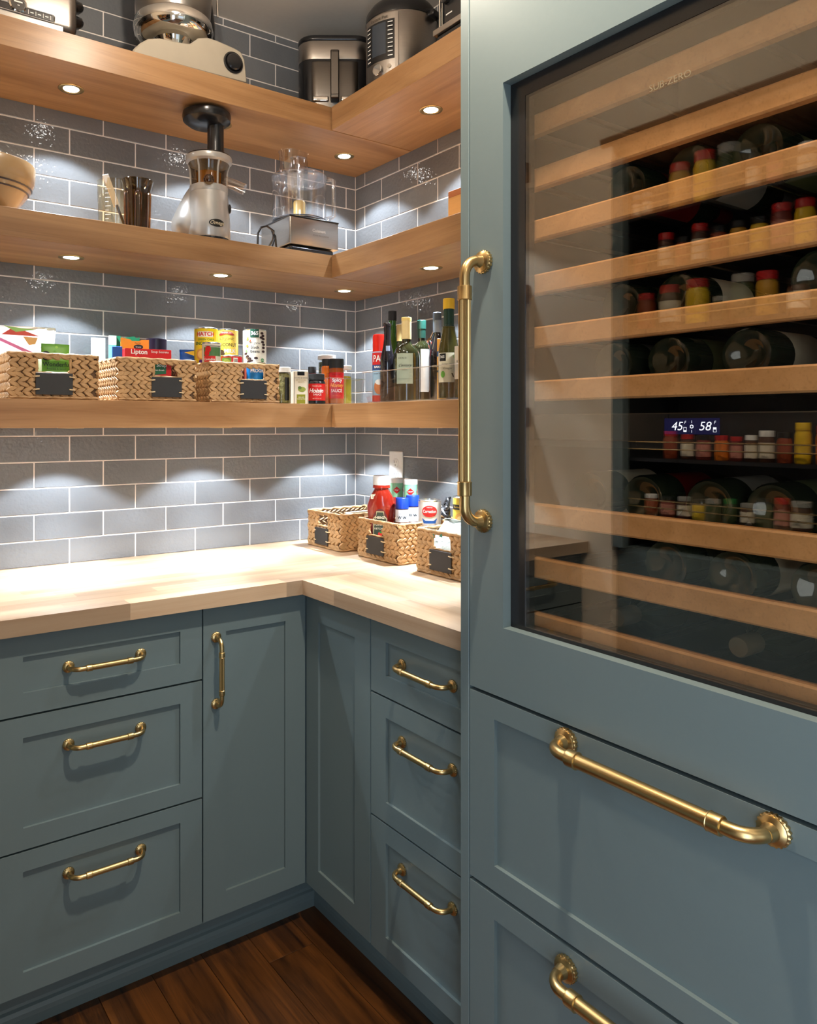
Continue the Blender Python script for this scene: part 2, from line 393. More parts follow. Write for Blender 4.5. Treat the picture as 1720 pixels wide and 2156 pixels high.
staves('x', XL+0.001, -0.001, -CD, -0.001, 13)
staves('y', PANY+0.001, -CD, -CD, -0.001, 13)

# ------------------------------------------------------------------ handles
def handle_mesh(c, pr, rb, rr, sl, fl=0, bow=0.0):
    rt = rb*0.86; er = pr*0.62; m = MB(); seg = 16
    pts = []; h = c/2
    pts.append((-h, 0, 0.0)); pts.append((-h, 0, pr-er))
    for k in range(1, 7):
        a = k/6*PI/2; pts.append((-h+er*(1-math.cos(a)), 0, pr-er+er*math.sin(a)))
    xs = -h+sl*c
    pts.append((xs, 0, pr)); left = list(pts)
    m.tube(left, rt, seg); m.tube([(-x, y, z) for x, y, z in left], rt, seg)
    lb = 0.055*c if c < 0.25 else 0.045*c
    for s in (-1, 1):
        q = Matrix.Rotation(PI/2*s, 4, 'Y'); M = Matrix.Translation((s*(h-sl*c), 0, pr)) @ q
        # sleeve runs inward: local z = outward direction s -> use negative z
        m.lathe([(rt, 0.004), (rb*1.13, 0.003), (rb*1.18, 0.001), (rb*1.16, -lb*0.9), (rb*1.22, -lb*0.96), (rb*1.22, -lb), (rb*0.98, -lb-0.001)], seg+4, M)
    b = h-sl*c-lb
    mod = (lambda i, k: 1.0 if k % 2 else 0.90) if fl else None
    n = 40 if fl else 16
    m.tube([(-b, 0, pr), (-b*0.5, 0, pr), (0, 0, pr), (b*0.5, 0, pr), (b, 0, pr)], rb, n, mod)
    for s in (-1, 1):
        M = Matrix.Translation((s*h, 0, 0)); K = 80
        teeth = lambda i, k: (1.0 if (k//2) % 2 else 0.93) if 1 <= i <= 2 else 1.0
        m.lathe([(rr*0.86, 0), (rr, rr*0.05), (rr, rr*0.30), (rr*0.88, rr*0.36), (rr*0.88, rr*0.46), (rr*0.80, rr*0.52), (rt*1.25, rr*0.62), (rt*1.05, rr*1.0), (rt, rr*1.2)], K, M, teeth)
    return m.mesh('handle', smooth=True, ang=32)
HS = handle_mesh(0.168, 0.036, 0.0066, 0.0135, 0.20)
HSF = handle_mesh(0.168, 0.036, 0.0066, 0.0135, 0.20, fl=1)
HL = handle_mesh(0.326, 0.050, 0.0112, 0.0215, 0.135)
HV = handle_mesh(0.475, 0.050, 0.0112, 0.0215, 0.11, fl=1)
def put_handle(me, parent, x, z, vertical=False):
    # in the local frame of a front: local -Y is outward, X right, Z up
    o = link('handle', me, BRASS, parent)
    o.location = (x, 0, z)
    o.rotation_euler = Euler((PI/2, PI/2 if vertical else 0, 0), 'XYZ') if not vertical else Matrix(((0, 1, 0), (0, 0, -1), (-1, 0, 0))).to_euler()
    o['label'] = 'aged brass pull handle'
    return o
def shaker(w, h, l, r, t, b, inset=0.007, th=0.020):
    m = MB(); x = [0, l, w-r, w]; z = [0, b, h-t, h]
    vs = [(0,0,0),(w,0,0),(w,0,h),(0,0,h), (l,0,b),(w-r,0,b),(w-r,0,h-t),(l,0,h-t), (l,inset,b),(w-r,inset,b),(w-r,inset,h-t),(l,inset,h-t), (0,th,0),(w,th,0),(w,th,h),(0,th,h)]
    fs = [(0,1,5,4),(1,2,6,5),(2,3,7,6),(3,0,4,7),(4,5,9,8),(5,6,10,9),(6,7,11,10),(7,4,8,11),(8,9,10,11),(1,0,12,13),(2,1,13,14),(3,2,14,15),(0,3,15,12),(12,15,14,13)]
    return m.add(vs, fs)
def front(name, parent, x, z, w, h, rails, handle=None, hx=None, hz=None, vert=False, inset=0.007):
    o = link(name, shaker(w, h, *rails, inset=inset).mesh(name, bevel=0, smooth=False), PAINT, parent); o.location = (x, 0, z)
    if handle: 
        put_handle(handle, o, hx-x, hz-z, vert)
        if not vert and handle is not HL or (vert and handle is HSF): o.children[-1].location.y = 0.0
    return o
DG = 0.004
# drawer bank on the back wall: x -1.349.. -> its left edge is outside the picture
def bank(label, loc, rz, w):
    t = thing('drawer_cabinet', label, 'cabinet', loc, rz, 'three-drawer base cabinets')
    part('carcass', MB().box(0.001, w-0.001, 0.0205, 0.565, 0.128, CTB-0.002), PAINT, t, smooth=False)
    W_ = w-DG
    for z0, z1, rt, rb in ((0.7405, 0.9175, 0.050, 0.048), (0.4455, 0.7355, 0.045, 0.047), (0.129, 0.4405, 0.043, 0.048)):
        o = link('drawer', shaker(W_, z1-z0, 0.057, 0.057, rt, rb).mesh('drawer', bevel=0, smooth=False), PAINT, t); o.location = (DG/2, 0, z0)
        hz = {0.7405: 0.828, 0.4455: 0.652, 0.129: 0.361}[z0]
        hh = put_handle(HS, o, W_/2, hz-z0); hh.location.y = 0.007
    return t
bank('sage green three-drawer base cabinet on the back wall, left of the corner cabinet', (-1.361, -DF, 0), 0, 0.482)
bank('sage green three-drawer base cabinet between the corner cabinet and the wine fridge', (-DF, -0.871, 0), -PI/2, 0.396)
bank('sage green three-drawer base cabinet at the far left end of the back wall', (-1.859, -DF, 0), 0, 0.495)
cc = thing('corner_cabinet', 'sage green corner base cabinet with two tall narrow doors meeting in the corner', 'cabinet', (-0.5756, -0.5756, 0))
part('carcass', MB().box(-0.3040, 0.565, 0.0205, 0.565, 0.128, CTB-0.002).box(0.0205, 0.565, -0.2960, 0.02, 0.128, CTB-0.002), PAINT, cc, smooth=False)
da = link('door', shaker(0.299, 0.789, 0.0625, 0.062, 0.068, 0.059).mesh('door', bevel=0, smooth=False), PAINT, cc); da.location = (-0.3015, 0, 0.129)
hh = put_handle(HSF, da, 0.034, 0.7555-0.129, True)
db = link('door', shaker(0.290, 0.789, 0.0585, 0.064, 0.068, 0.059).mesh('door', bevel=0, smooth=False), PAINT, cc); db.location = (0, -0.003, 0.129); db.rotation_euler = (0, 0, -PI/2)
# toe kick with a shoe moulding
def toe(name, axis, lo, hi):
    m = MB(); d = DF-0.0726-0.014
    prof = [(0, 0), (0.014, 0), (0.014, 0.022), (0.0125, 0.032), (0.008, 0.040), (0.002, 0.044), (0.0, 0.050), (0, 0.127), (-0.012, 0.127), (-0.012, 0)]
    if axis == 'x':
        poly = [(-(d+p[0]), p[1]) for p in prof]
        m.add([(lo, y, z) for y, z in poly]+[(hi, y, z) for y, z in poly], [tuple(range(10)), tuple(range(19, 9, -1))]+[(i, (i+1) % 10, (i+1) % 10+10, i+10) for i in range(10)])
    else:
        poly = [(-(d+p[0]), p[1]) for p in prof]
        m.add([(x, lo, z) for x, z in poly]+[(x, hi, z) for x, z in poly], [tuple(range(10)), tuple(range(19, 9, -1))]+[(i, (i+1) % 10, (i+1) % 10+10, i+10) for i in range(10)])
    return struct(part(name, m, PAINT, smooth=False))
toe('baseboard_back', 'x', XL, -0.48)
toe('baseboard_right', 'y', -2.07, -0.48)

# ------------------------------------------------------------------ tall panel and wine fridge
tag(part('tall_end_panel', MB().box(FX, -0.0, -1.290, PANY, 0.0, ZC-0.002), PAINT, bevel=0.0008, smooth=False), 'tall sage green end panel between the worktop and the wine fridge', 'panel')
tag(part('tall_end_panel', MB().box(FX, -0.0, -2.097, -2.075, 0.0, ZC-0.002), PAINT, bevel=0.0008, smooth=False), 'tall sage green end panel on the window side of the wine fridge', 'panel')
FW = 0.778; fy0 = -1.2935
fr = thing('wine_fridge', 'tall built-in wine fridge with glass door and two panelled drawers', 'fridge', (FX, fy0, 0), -PI/2)
# local: x to the right (world -y), y into the wall (world +x), z up
ox0, ox1, oz0, oz1 = 0.0835, 0.6945, 1.013, 1.988
dz0 = 0.8875; dz1 = 2.70; w = FW
m = MB()
d0, d1 = 0.0, 0.020
m.add([(0,d0,dz0),(w,d0,dz0),(w,d0,dz1),(0,d0,dz1),(ox0,d0,oz0),(ox1,d0,oz0),(ox1,d0,oz1),(ox0,d0,oz1),(ox0,d1,oz0),(ox1,d1,oz0),(ox1,d1,oz1),(ox0,d1,oz1),(0,d1,dz0),(w,d1,dz0),(w,d1,dz1),(0,d1,dz1)],
      [(0,1,5,4),(1,2,6,5),(2,3,7,6),(3,0,4,7),(4,5,9,8),(5,6,10,9),(6,7,11,10),(7,4,8,11),(1,0,12,13),(2,1,13,14),(3,2,14,15),(0,3,15,12),(13,12,8,9),(14,13,9,10),(15,14,10,11),(12,15,11,8)])
door = link('door', m.mesh('door', bevel=0, smooth=False), PAINT, fr)
o = put_handle(HV, door, 0.038, 1.4375, True)
part('door_gasket', MB().box(ox0-0.02, ox0+0.033, 0.0205, 0.045, oz0-0.02, oz1+0.02).box(ox1-0.033, ox1+0.02, 0.0205, 0.045, oz0-0.02, oz1+0.02).box(ox0+0.033, ox1-0.033, 0.0205, 0.045, oz1-0.030, oz1+0.02).box(ox0+0.033, ox1-0.033, 0.0205, 0.045, oz0-0.02, oz0+0.006), BLACKP, door, smooth=False, label='black inner frame around the glass')
gl = part('glass_pane', MB().box(ox0+0.0325, ox1-0.0325, 0.0215, 0.0260, oz0+0.005, oz1-0.0295), FRIDGEGLASS, door, smooth=False)
# cavity
part('cavity', MB().box(0.03, w-0.03, 0.60, 0.61, 0.93, 2.20).box(0.03, 0.05, 0.05, 0.60, 0.93, 2.20).box(w-0.05, w-0.03, 0.05, 0.60, 0.93, 2.20).box(0.03, w-0.03, 0.05, 0.60, 2.18, 2.20).box(0.03, w-0.03, 0.05, 0.60, 0.93, 0.95), BLACKM, fr, smooth=False)
RZ = [(1.900, 1.938), (1.802, 1.839), (1.709, 1.744), (1.611, 1.649), (1.516, 1.553), (1.419, 1.457), (1.197, 1.238), (1.100, 1.138), (1.000, 1.036)]
rack = None
for a, b in RZ:
    if rack is None:
        rack = part('wine_rack', MB().box(0.052, w-0.052, 0.057, 0.078, 0, 0.037), CHERRY, fr, bevel=0.003, smooth=False)
        for i in range(7):
            part('rail', MB().box(0.075+i*0.103, 0.083+i*0.103, 0.079, 0.56, 0.012, 0.020), STEEL, rack, smooth=False)
        rack.location = (0, 0, a)
    else:
        r2 = copy_tree(rack, fr); r2.location = (0, 0, a)
cp = part('control_panel', MB().box(0.052, w-0.052, 0.058, 0.10, 1.350, 1.395), BLACKP, fr, bevel=0.002, smooth=False)
part('divider', MB().box(0.052, w-0.052, 0.07, 0.58, 1.338, 1.350), BLACKM, fr, smooth=False)
sx = 0.361; 
scr = part('display', MB().box(sx, sx+0.086, 0.0574, 0.0581, 1.3625, 1.3865), emit('display_glow', (0.012, 0.012, 0.06), 1.0), cp, smooth=False, label='dark blue display reading 45 and 58')
DIG = emit('display_digits', (0.72, 0.80, 1.0), 2.2)
def flat_text(body, size, cx_, y_, cz_, mat, parent, name='lettering', bold=0.0, shear=0.0, M=None):
    v, f = textmesh(body, size, bold, shear)
    m = MB().add([(cx_+p[0], y_, cz_+p[1]) for p in v], f, M)
    return part(name, m, mat, parent, smooth=False)
tx = MB()
for b_, sz, u, v_ in (('45', 0.0185, 0.0205, 0.0115), ('F', 0.006, 0.0335, 0.0175), ('58', 0.0185, 0.0640, 0.0115), ('F', 0.006, 0.0790, 0.0175)):
    vv, ff = textmesh(b_, sz, 0.0, 0.2); tx.add([(sx+u+p[0], 0.0572, 1.3625+v_+p[1]) for p in vv], ff)
for u, top in ((0.0335, 0), (0.0790, 1)):
    for a_, b_, c_, d_ in ((-.0025, -.0019, .0035, .0105), (.0019, .0025, .0035, .0105), (-.0025, .0025, .0035, .0041), (-.0025, .0025, .0099, .0105), (-.0025, .0025, .0075 if top else .0035, .0105 if top else .0060)):
        tx.add([(sx+u+a_, .0572, 1.3625+c_), (sx+u+b_, .0572, 1.3625+c_), (sx+u+b_, .0572, 1.3625+d_), (sx+u+a_, .0572, 1.3625+d_)], [(0, 1, 2, 3)])
for c_, d_ in ((.0025, .0065), (.0165, .0205)): tx.add([(sx+.0437, .0572, 1.3625+c_), (sx+.0443, .0572, 1.3625+c_), (sx+.0443, .0572, 1.3625+d_), (sx+.0437, .0572, 1.3625+d_)], [(0, 1, 2, 3)])
K = 12
ring = [(sx+.044+r*math.cos(2*PI*k/K)*(1 if k % 2 else .85), .0572, 1.3625+.0115+r*math.sin(2*PI*k/K)*(1 if k % 2 else .85)) for r in (.0032, .0018) for k in range(K)]
tx.add(ring, [(k, (k+1) % K, (k+1) % K+K, k+K) for k in range(K)])
part('digits', tx, DIG, scr, smooth=False)
# faint etched maker's name near the top of the glass
ET = col(120, 104, 78, 0.4)
flat_text('SUB-ZERO', 0.0145, 0.3925, 0.0212, 1.880, ET, gl, bold=0.0)
# fridge drawers
for z0, z1, hz, rt, rb in ((0.532, 0.8805, 0.8615, 0.038, 0.045), (0.129, 0.524, 0.490, 0.044, 0.047)):
    o = link('drawer', shaker(FW, z1-z0, 0.062, 0.062, rt, rb, inset=0.008).mesh('drawer', bevel=0, smooth=False), PAINT, fr); o.location = (0, 0, z0)
    put_handle(HL, o, 0.3885, hz-z0)
part('carcass', MB().box(0.001, w-0.001, 0.026, 0.64, 0.128, 0.875).box(0.001, 0.025, 0.05, 0.64, 0.875, 2.74).box(w-0.025, w-0.001, 0.05, 0.64, 0.875, 2.74).box(0.026, w-0.026, 0.05, 0.64, 2.22, 2.74), BLACKM, fr, smooth=False)
# ------------------------------------------------------------------ item library
class Wrap:
    """Maps label coordinates (u sideways, v up) to a cylinder or a flat front; local -Y faces out."""
    def __init__(s, R=None, d=None, ax=1.0, ay=1.0): s.R = R; s.d = d; s.ax = ax; s.ay = ay
    def __call__(s, u, v, lift):
        if s.R: 
            a = u/s.R; return (s.ax*(s.R+lift)*math.sin(a), -s.ay*(s.R+lift)*math.cos(a), v)
        return (u, -(s.d+lift), v)
def deco(t, wrap, items, lift0=0.0003, names=('label_print', 'lettering')):
    lift = lift0
    for it in items:
        k = it[0]; m = MB()
        if k == 'r':
            _, u0, u1, v0, v1, mat = it
            n = max(1, int(abs(u1-u0)/0.004)) if wrap.R else 1
            vs = []; fs = []
            for i in range(n+1):
                u = u0+(u1-u0)*i/n; vs += [wrap(u, v0, lift), wrap(u, v1, lift)]
            fs = [(2*i, 2*i+2, 2*i+3, 2*i+1) for i in range(n)]
            m.add(vs, fs)
        elif k in ('e', 'p'):
            # filled in narrow upright strips so that it follows the curve
            if k == 'e': _, u, v, ru, rv, mat = it; pts = [(u+ru*math.cos(2*PI*i/24), v+rv*math.sin(2*PI*i/24)) for i in range(24)]
            else: _, pts, mat = it
            us = [p[0] for p in pts]; a, b = min(us), max(us); n = max(8, int((b-a)/0.003)); cols = sorted(set([a+(b-a)*(i/n) for i in range(n+1)]+[x for x in us]))
            rows = []
            for x in cols:
                x_ = min(max(x, a+1e-6), b-1e-6); ys = []
                for p, q in zip(pts, pts[1:]+pts[:1]):
                    if (p[0]-x_)*(q[0]-x_) <= 0 and abs(p[0]-q[0]) > 1e-9: ys.append(p[1]+(q[1]-p[1])*(x_-p[0])/(q[0]-p[0]))
                rows.append((x, min(ys), max(ys)) if ys else (x, pts[0][1], pts[0][1]))
            m.add([wrap(x, y, lift) for x, y0, y1 in rows for y in (y0, y1)], [(2*i, 2*i+2, 2*i+3, 2*i+1) for i in range(len(rows)-1)])
        elif k == 't':
            _, body, u, v, size, mat = it[:6]; o = it[6] if len(it) > 6 else {}
            vv, ff = textmesh(body, size, o.get('bold', 0.0), o.get('shear', 0.0)); rot = o.get('rot', 0.0); sx = o.get('sx', 1.0)
            cr, sr = math.cos(rot), math.sin(rot)
            m.add([wrap(u+(p[0]*sx*cr-p[1]*sr), v+(p[0]*sx*sr+p[1]*cr), lift+0.0005) for p in vv], ff)
        part(names[1] if k == 't' else names[0], m, mat, t, smooth=False)
        lift += 0.00018
def band(R, z0, z1, seg=28): return MB().lathe([(R, z0), (R, z1)], seg, cap=False)
TIN = bumpy('tin_can_metal', (0.62, 0.61, 0.58), 0.25, 60, 0.05, metal=1.0)
def can_(name, label, x, y, z, R, h, bodymat, items, group=None, off=0.0, cat='can', tilt=None):
    t = thing(name, label, cat, (x, y, z), face(x, y, off), group)
    if tilt: t.rotation_euler = (tilt[0], tilt[1], t.rotation_euler[2])
    part('can_body', MB().lathe([(R*0.97, 0), (R, 0.0015), (R, 0.003), (R*0.985, 0.004), (R*0.985, h-0.004), (R, h-0.003), (R, h-0.001), (R*0.96, h), (R*0.95, h-0.004), (0.0001, h-0.004)], 32), TIN, t)
    part('paper_label', band(R*0.993, 0.0042, h-0.0042), bodymat, t)
    deco(t, Wrap(R*0.993), items); return t
def jar(name, label, x, y, z, R, h, content, lid, lidh=0.016, neck=0.8, lab=None, items=(), group=None, off=0.0, cat='jar', fill=0.85, lidR=None, seg=24, glass=True):
    t = thing(name, label, cat, (x, y, z), face(x, y, off), group)
    nb = h-lidh; sh = max(nb-0.35*R, nb*0.55); nR = R*neck
    g = [(R*0.9, 0), (R, 0.003), (R, sh), (R*0.96, sh+0.3*(nb-sh)), (nR, nb-0.002), (nR, nb)]
    if glass: 
        part('glass_body', MB().lathe(g, seg), GLASS, t)
        part('contents', MB().lathe([(R*0.86, 0.003), (R*0.95, 0.005), (R*0.95, min(sh, h*fill)), (R*0.80, min(nb-0.003, h*fill+0.003))], seg), content, t)
    else: part('body', MB().lathe(g, seg), content, t)
    lr = lidR or nR*1.1
    part('lid', MB().lathe([(lr, nb-0.001), (lr*1.0, h-0.0015), (lr*0.95, h)], seg), lid, t)
    if lab: part('paper_label', band(R*1.004, lab[0], lab[1], seg), lab[2], t, smooth=True)
    if items: deco(t, Wrap(R*1.006), items)
    return t
def bottle(name, label, x, y, z, R, h, prof, mat, cap=None, lab=None, items=(), off=0.0, group=None, liquid=None, cat='bottle'):
    """prof: list of (r fraction, z fraction); cap: (r, z0, z1, mat)"""
    t = thing(name, label, cat, (x, y, z), face(x, y, off), group)
    part('glass_body', MB().lathe([(r*R, q*h) for r, q in prof], 28), mat, t)
    if liquid:
        q1 = liquid[1]; pr = [(r*R*0.93, max(q*h, 0.003)) for r, q in prof if q <= q1]; pr.append((pr[-1][0], q1*h)); part('contents', MB().lathe(pr, 24), liquid[0], t)
    if cap: 
        for i, c in enumerate(cap): part('cap' if i == 0 else 'neck_foil', MB().lathe([(c[0], c[1]), (c[0], c[2]-0.001), (c[0]*0.93, c[2])], 22), c[3], t)
    if lab: part('paper_label', MB().add(*patch(R*1.006, lab[0], lab[1], lab[2])), lab[3], t)
    if items: deco(t, Wrap(R*1.009), items)
    return t
def patch(R, uw, z0, z1):
    n = max(2, int(uw/0.004)); vs = []
    for i in range(n+1):
        a = (-uw/2+uw*i/n)/R; vs += [(R*math.sin(a), -R*math.cos(a), z0), (R*math.sin(a), -R*math.cos(a), z1)]
    return vs, [(2*i, 2*i+2, 2*i+3, 2*i+1) for i in range(n)]
def carton(name, label, x, y, z, w, d, h, mat, items=(), rz=None, tilt=0.0, cat='box', group=None):
    t = thing(name, label, cat, (x, y, z), face(x, y) if rz is None else rz, group)
    if tilt: t.rotation_euler = (tilt, 0, t.rotation_euler[2])
    part('carton', MB().box(-w/2, w/2, -d/2, d/2, 0, h), mat, t, bevel=0.0008, smooth=False)
    if items: deco(t, Wrap(d=d/2), items)
    return t
BK = col(14, 14, 16, 0.35); WH = col(232, 230, 224, 0.5); RED = col(190, 22, 20, 0.4); CREAM = col(226, 214, 188, 0.6)
YEL = col(232, 190, 20, 0.45); GRN = col(30, 120, 50, 0.5); BLU = col(20, 70, 170, 0.4); GOLD = col(200, 150, 50, 0.3, 0.6)
DKR = col(110, 20, 16, 0.4); ORG = col(226, 120, 22, 0.45)

# ------------------------------------------------------------------ spice cabinet across the aisle (it shows in the fridge glass)
sc = thing('spice_cabinet', 'open-fronted spice cabinet with oak head rail across the aisle, mirrored in the fridge glass', 'cabinet', (0, 0, 0))
X0 = -1.90; ya, yb = -2.015, -0.704
part('face_stile', MB().box(X0+0.012, X0+0.045, -0.745, -0.700, 0.955, 2.29), PAINT, sc, bevel=0.0008, smooth=False)
part('face_stile', MB().box(X0+0.012, X0+0.045, -2.015, -1.990, 0.955, 2.29), PAINT, sc, bevel=0.0008, smooth=False)
part('side_panel', MB().box(-2.16, X0+0.011, -0.722, -0.705, 0.955, 2.29), BLACKM, sc, smooth=False)
part('side_panel', MB().box(-2.16, X0+0.011, -2.015, -1.995, 0.955, 2.29), BLACKM, sc, smooth=False)
part('back_panel', MB().box(-2.18, -2.16, ya, yb, 0.0, 2.36), BLACKM, sc, smooth=False)
part('base', MB().box(-2.16, X0+0.02, ya, yb, 0.0, 0.954), PAINT, sc, smooth=False)
hr = MB(); prof = [(-2.15, 2.292), (X0+0.010, 2.292), (X0+0.016, 2.305), (X0+0.030, 2.318), (X0+0.034, 2.335), (X0+0.050, 2.345), (X0+0.056, 2.368), (-2.15, 2.368)]
n_ = len(prof); hr.add([(a, -2.015, b) for a, b in prof]+[(a, -0.660, b) for a, b in prof], [tuple(range(n_)), tuple(range(2*n_-1, n_-1, -1))]+[(i, (i+1) % n_, (i+1) % n_+n_, i+n_) for i in range(n_)])
part('head_rail', hr, OAKY, sc, ang=20)
SHZ = [2.082, 1.889, 1.698, 1.264, 1.070]
for z in SHZ:
    part('shelf', MB().box(-2.16, X0+0.012, -1.989, -0.723, z-0.012, z), BLACKP, sc, smooth=False)
    for dz in (0.030, 0.054): part('rail', MB().cyl((X0+0.014, -1.989, z+dz), (X0+0.014, -0.723, z+dz), 0.0022, 8), BRASS, sc)
random.seed(21)
SPI = [col(150, 60, 20), col(190, 140, 30), col(90, 80, 30), col(120, 40, 25), col(60, 70, 30), col(200, 170, 90), col(80, 45, 25), col(205, 150, 20)]
names5 = ['top', 'second', 'third', 'fourth', 'bottom']
def spice(row, y, R, h, lid, body, ordn, what, labc=None):
    z = SHZ[row]
    lidname = {RED: 'red', WH: 'white', BK: 'black', YEL: 'yellow'}.get(lid, 'grey')
    t = thing('spice_jar', '%s-lidded spice jar with %s, %s, %s rack shelf' % (lidname, what, ordn, names5[row]), 'jar', (-1.935, y, z), PI/2, 'spice jars on the %s rack shelf' % names5[row])
    part('body', MB().lathe([(R*0.92, 0), (R, 0.003), (R, h*0.70), (R*0.84, h*0.80), (R*0.84, h*0.82)], 20), body, t)
    part('lid', MB().lathe([(R*0.93, h*0.81), (R*0.93, h*0.985), (R*0.88, h)], 20), lid, t)
    if labc: part('paper_label', band(R*1.01, h*0.12, h*0.62, 20), labc, t)
GY = col(150, 148, 140)
def ord_(i): return ['nearest the corner', 'second from the corner', 'third from the corner', 'fourth from the corner', 'fifth from the corner', 'sixth from the corner', 'seventh from the corner', 'eighth from the corner', 'ninth from the corner', 'tenth from the corner', 'eleventh from the corner'][i]
BD = {'a': (SPI[1], 'mustard label', SPI[1]), 'y': (YEL, 'yellow label', YEL), 'w': (SPI[6], 'pale label', CREAM), 'b': (SPI[0], 'brown contents', None), 'g': (SPI[4], 'green contents', None), 'p': (SPI[3], 'pink label', col(200, 130, 110)), 'o': (ORG, 'orange label', ORG)}
ROWS = [
 [(-0.745, .018, .085, GY, 'w'), (-0.785, .018, .085, GY, 'w'), (-0.905, .034, .150, RED, 'a'), (-0.990, .034, .165, RED, 'y'), (-1.068, .035, .165, GY, 'g'), (-1.141, .020, .115, BK, 'w'), (-1.205, .022, .11, BK, 'p'), (-1.295, .026, .100, WH, 'w'), (-1.40, .03, .14, RED, 'a'), (-1.50, .03, .13, WH, 'b')],
 [(-0.760, .024, .085, BK, 'b'), (-0.855, .026, .125, RED, 'w'), (-0.915, .024, .10, BK, 'b'), (-0.973, .026, .130, RED, 'w'), (-1.035, .025, .11, BK, 'b'), (-1.097, .025, .112, BK, 'a'), (-1.160, .026, .110, BK, 'y'), (-1.224, .028, .135, RED, 'p'), (-1.288, .027, .133, RED, 'y'), (-1.36, .027, .13, WH, 'w'), (-1.44, .028, .13, RED, 'a')],
 [(-0.782, .030, .125, RED, 'b'), (-0.869, .034, .140, RED, 'w'), (-0.965, .035, .145, RED, 'y'), (-1.038, .022, .08, GY, 'g'), (-1.110, .034, .138, GY, 'g'), (-1.182, .030, .135, RED, 'a'), (-1.27, .03, .10, BK, 'w'), (-1.37, .03, .12, RED, 'b')],
 [(-0.87, .022, .09, RED, 'b'), (-0.93, .020, .08, RED, 'w'), (-0.985, .022, .078, BK, 'p'), (-1.044, .021, .078, RED, 'o'), (-1.09, .018, .075, RED, 'p'), (-1.135, .018, .08, WH, 'w'), (-1.181, .022, .094, WH, 'w'), (-1.232, .020, .09, BK, 'b'), (-1.282, .021, .118, YEL, 'y'), (-1.34, .022, .11, RED, 'o')],
 [(-0.80, .022, .07, WH, 'b'), (-0.86, .024, .068, BK, 'p'), (-0.92, .022, .07, GY, 'w'), (-0.97, .02, .066, BK, 'y'), (-1.016, .024, .070, GY, 'g'), (-1.07, .020, .075, GRN, 'g'), (-1.124, .020, .066, GY, 'w'), (-1.175, .022, .085, BK, 'g'), (-1.225, .022, .09, RED, 'p'), (-1.278, .028, .085, GY, 'w')]]
for r, row in enumerate(ROWS):
    for i, (y, R, h, lid, b) in enumerate(row): spice(r, y, R, h, lid, BD[b][0], ord_(i), BD[b][1], BD[b][2])

# ------------------------------------------------------------------ bottles in the wine fridge
DKG = bumpy('dark_green_bottle_glass', (0.012, 0.018, 0.010), 0.06, 20, 0.02, coat=0.5)
wine0 = [None]
def wine(y, z, neckout, x, labmat, label):
    t = thing('wine_bottle', label, 'bottle', (x, y, z), 0, 'wine bottles lying in the fridge')
    t.rotation_euler = (0, PI/2*(-1 if neckout else 1), 0)
    R = 0.038
    part('glass_body', MB().lathe([(0.0005, 0.016), (R*0.45, 0.012), (R*0.7, 0.002), (R*0.92, 0.0), (R, 0.006), (R, 0.195), (R*0.85, 0.222), (R*0.45, 0.245), (R*0.38, 0.26), (R*0.38, 0.30)], 28, cap=False), DKG, t)
    part('neck_foil', MB().lathe([(R*0.40, 0.25), (R*0.40, 0.299), (R*0.36, 0.302)], 20), labmat, t)
    part('paper_label', band(R*1.01, 0.06, 0.155), labmat, t)
rk = [(1.457, 'the rack above the display'), (1.138, 'the second rack under the display'), (1.238, 'the first rack below the display'), (1.553, 'the second rack above the display'), (1.744, 'the fourth rack over the display')]
def fy(x): return x
for z, ys, w_ in ((1.457, (-1.545, -1.645, -1.765, -1.90), rk[0][1]), (1.138, (-1.64, -1.745, -1.86, -1.98), rk[1][1]), (1.238, (-1.50, -1.60, -1.71, -1.80, -1.91), rk[2][1]), (1.553, (-1.56, -1.66, -1.86), rk[3][1]), (1.744, (-1.57, -1.68, -1.78, -1.93), rk[4][1])):
    for i, y in enumerate(ys):
        wine(y, z-0.016+0.038-0.002, False, -0.574, [CREAM, DKR, GY, col(90, 100, 60)][(i+int(z*10)) % 4], 'dark bottle lying base out on %s, %s' % (w_, ['nearest the handle', 'second from handle', 'third from handle', 'fourth from handle', 'fifth from handle'][i]))
for i, y in enumerate((-1.555, -1.755, -1.95)):
    wine(y, 1.036+0.022, True, -0.275, [col(70, 66, 58), col(90, 82, 66), DKR][i], 'dark bottle lying cork out on the bottom rack, %s' % ['nearest the handle', 'in the middle', 'farthest from the handle'][i])
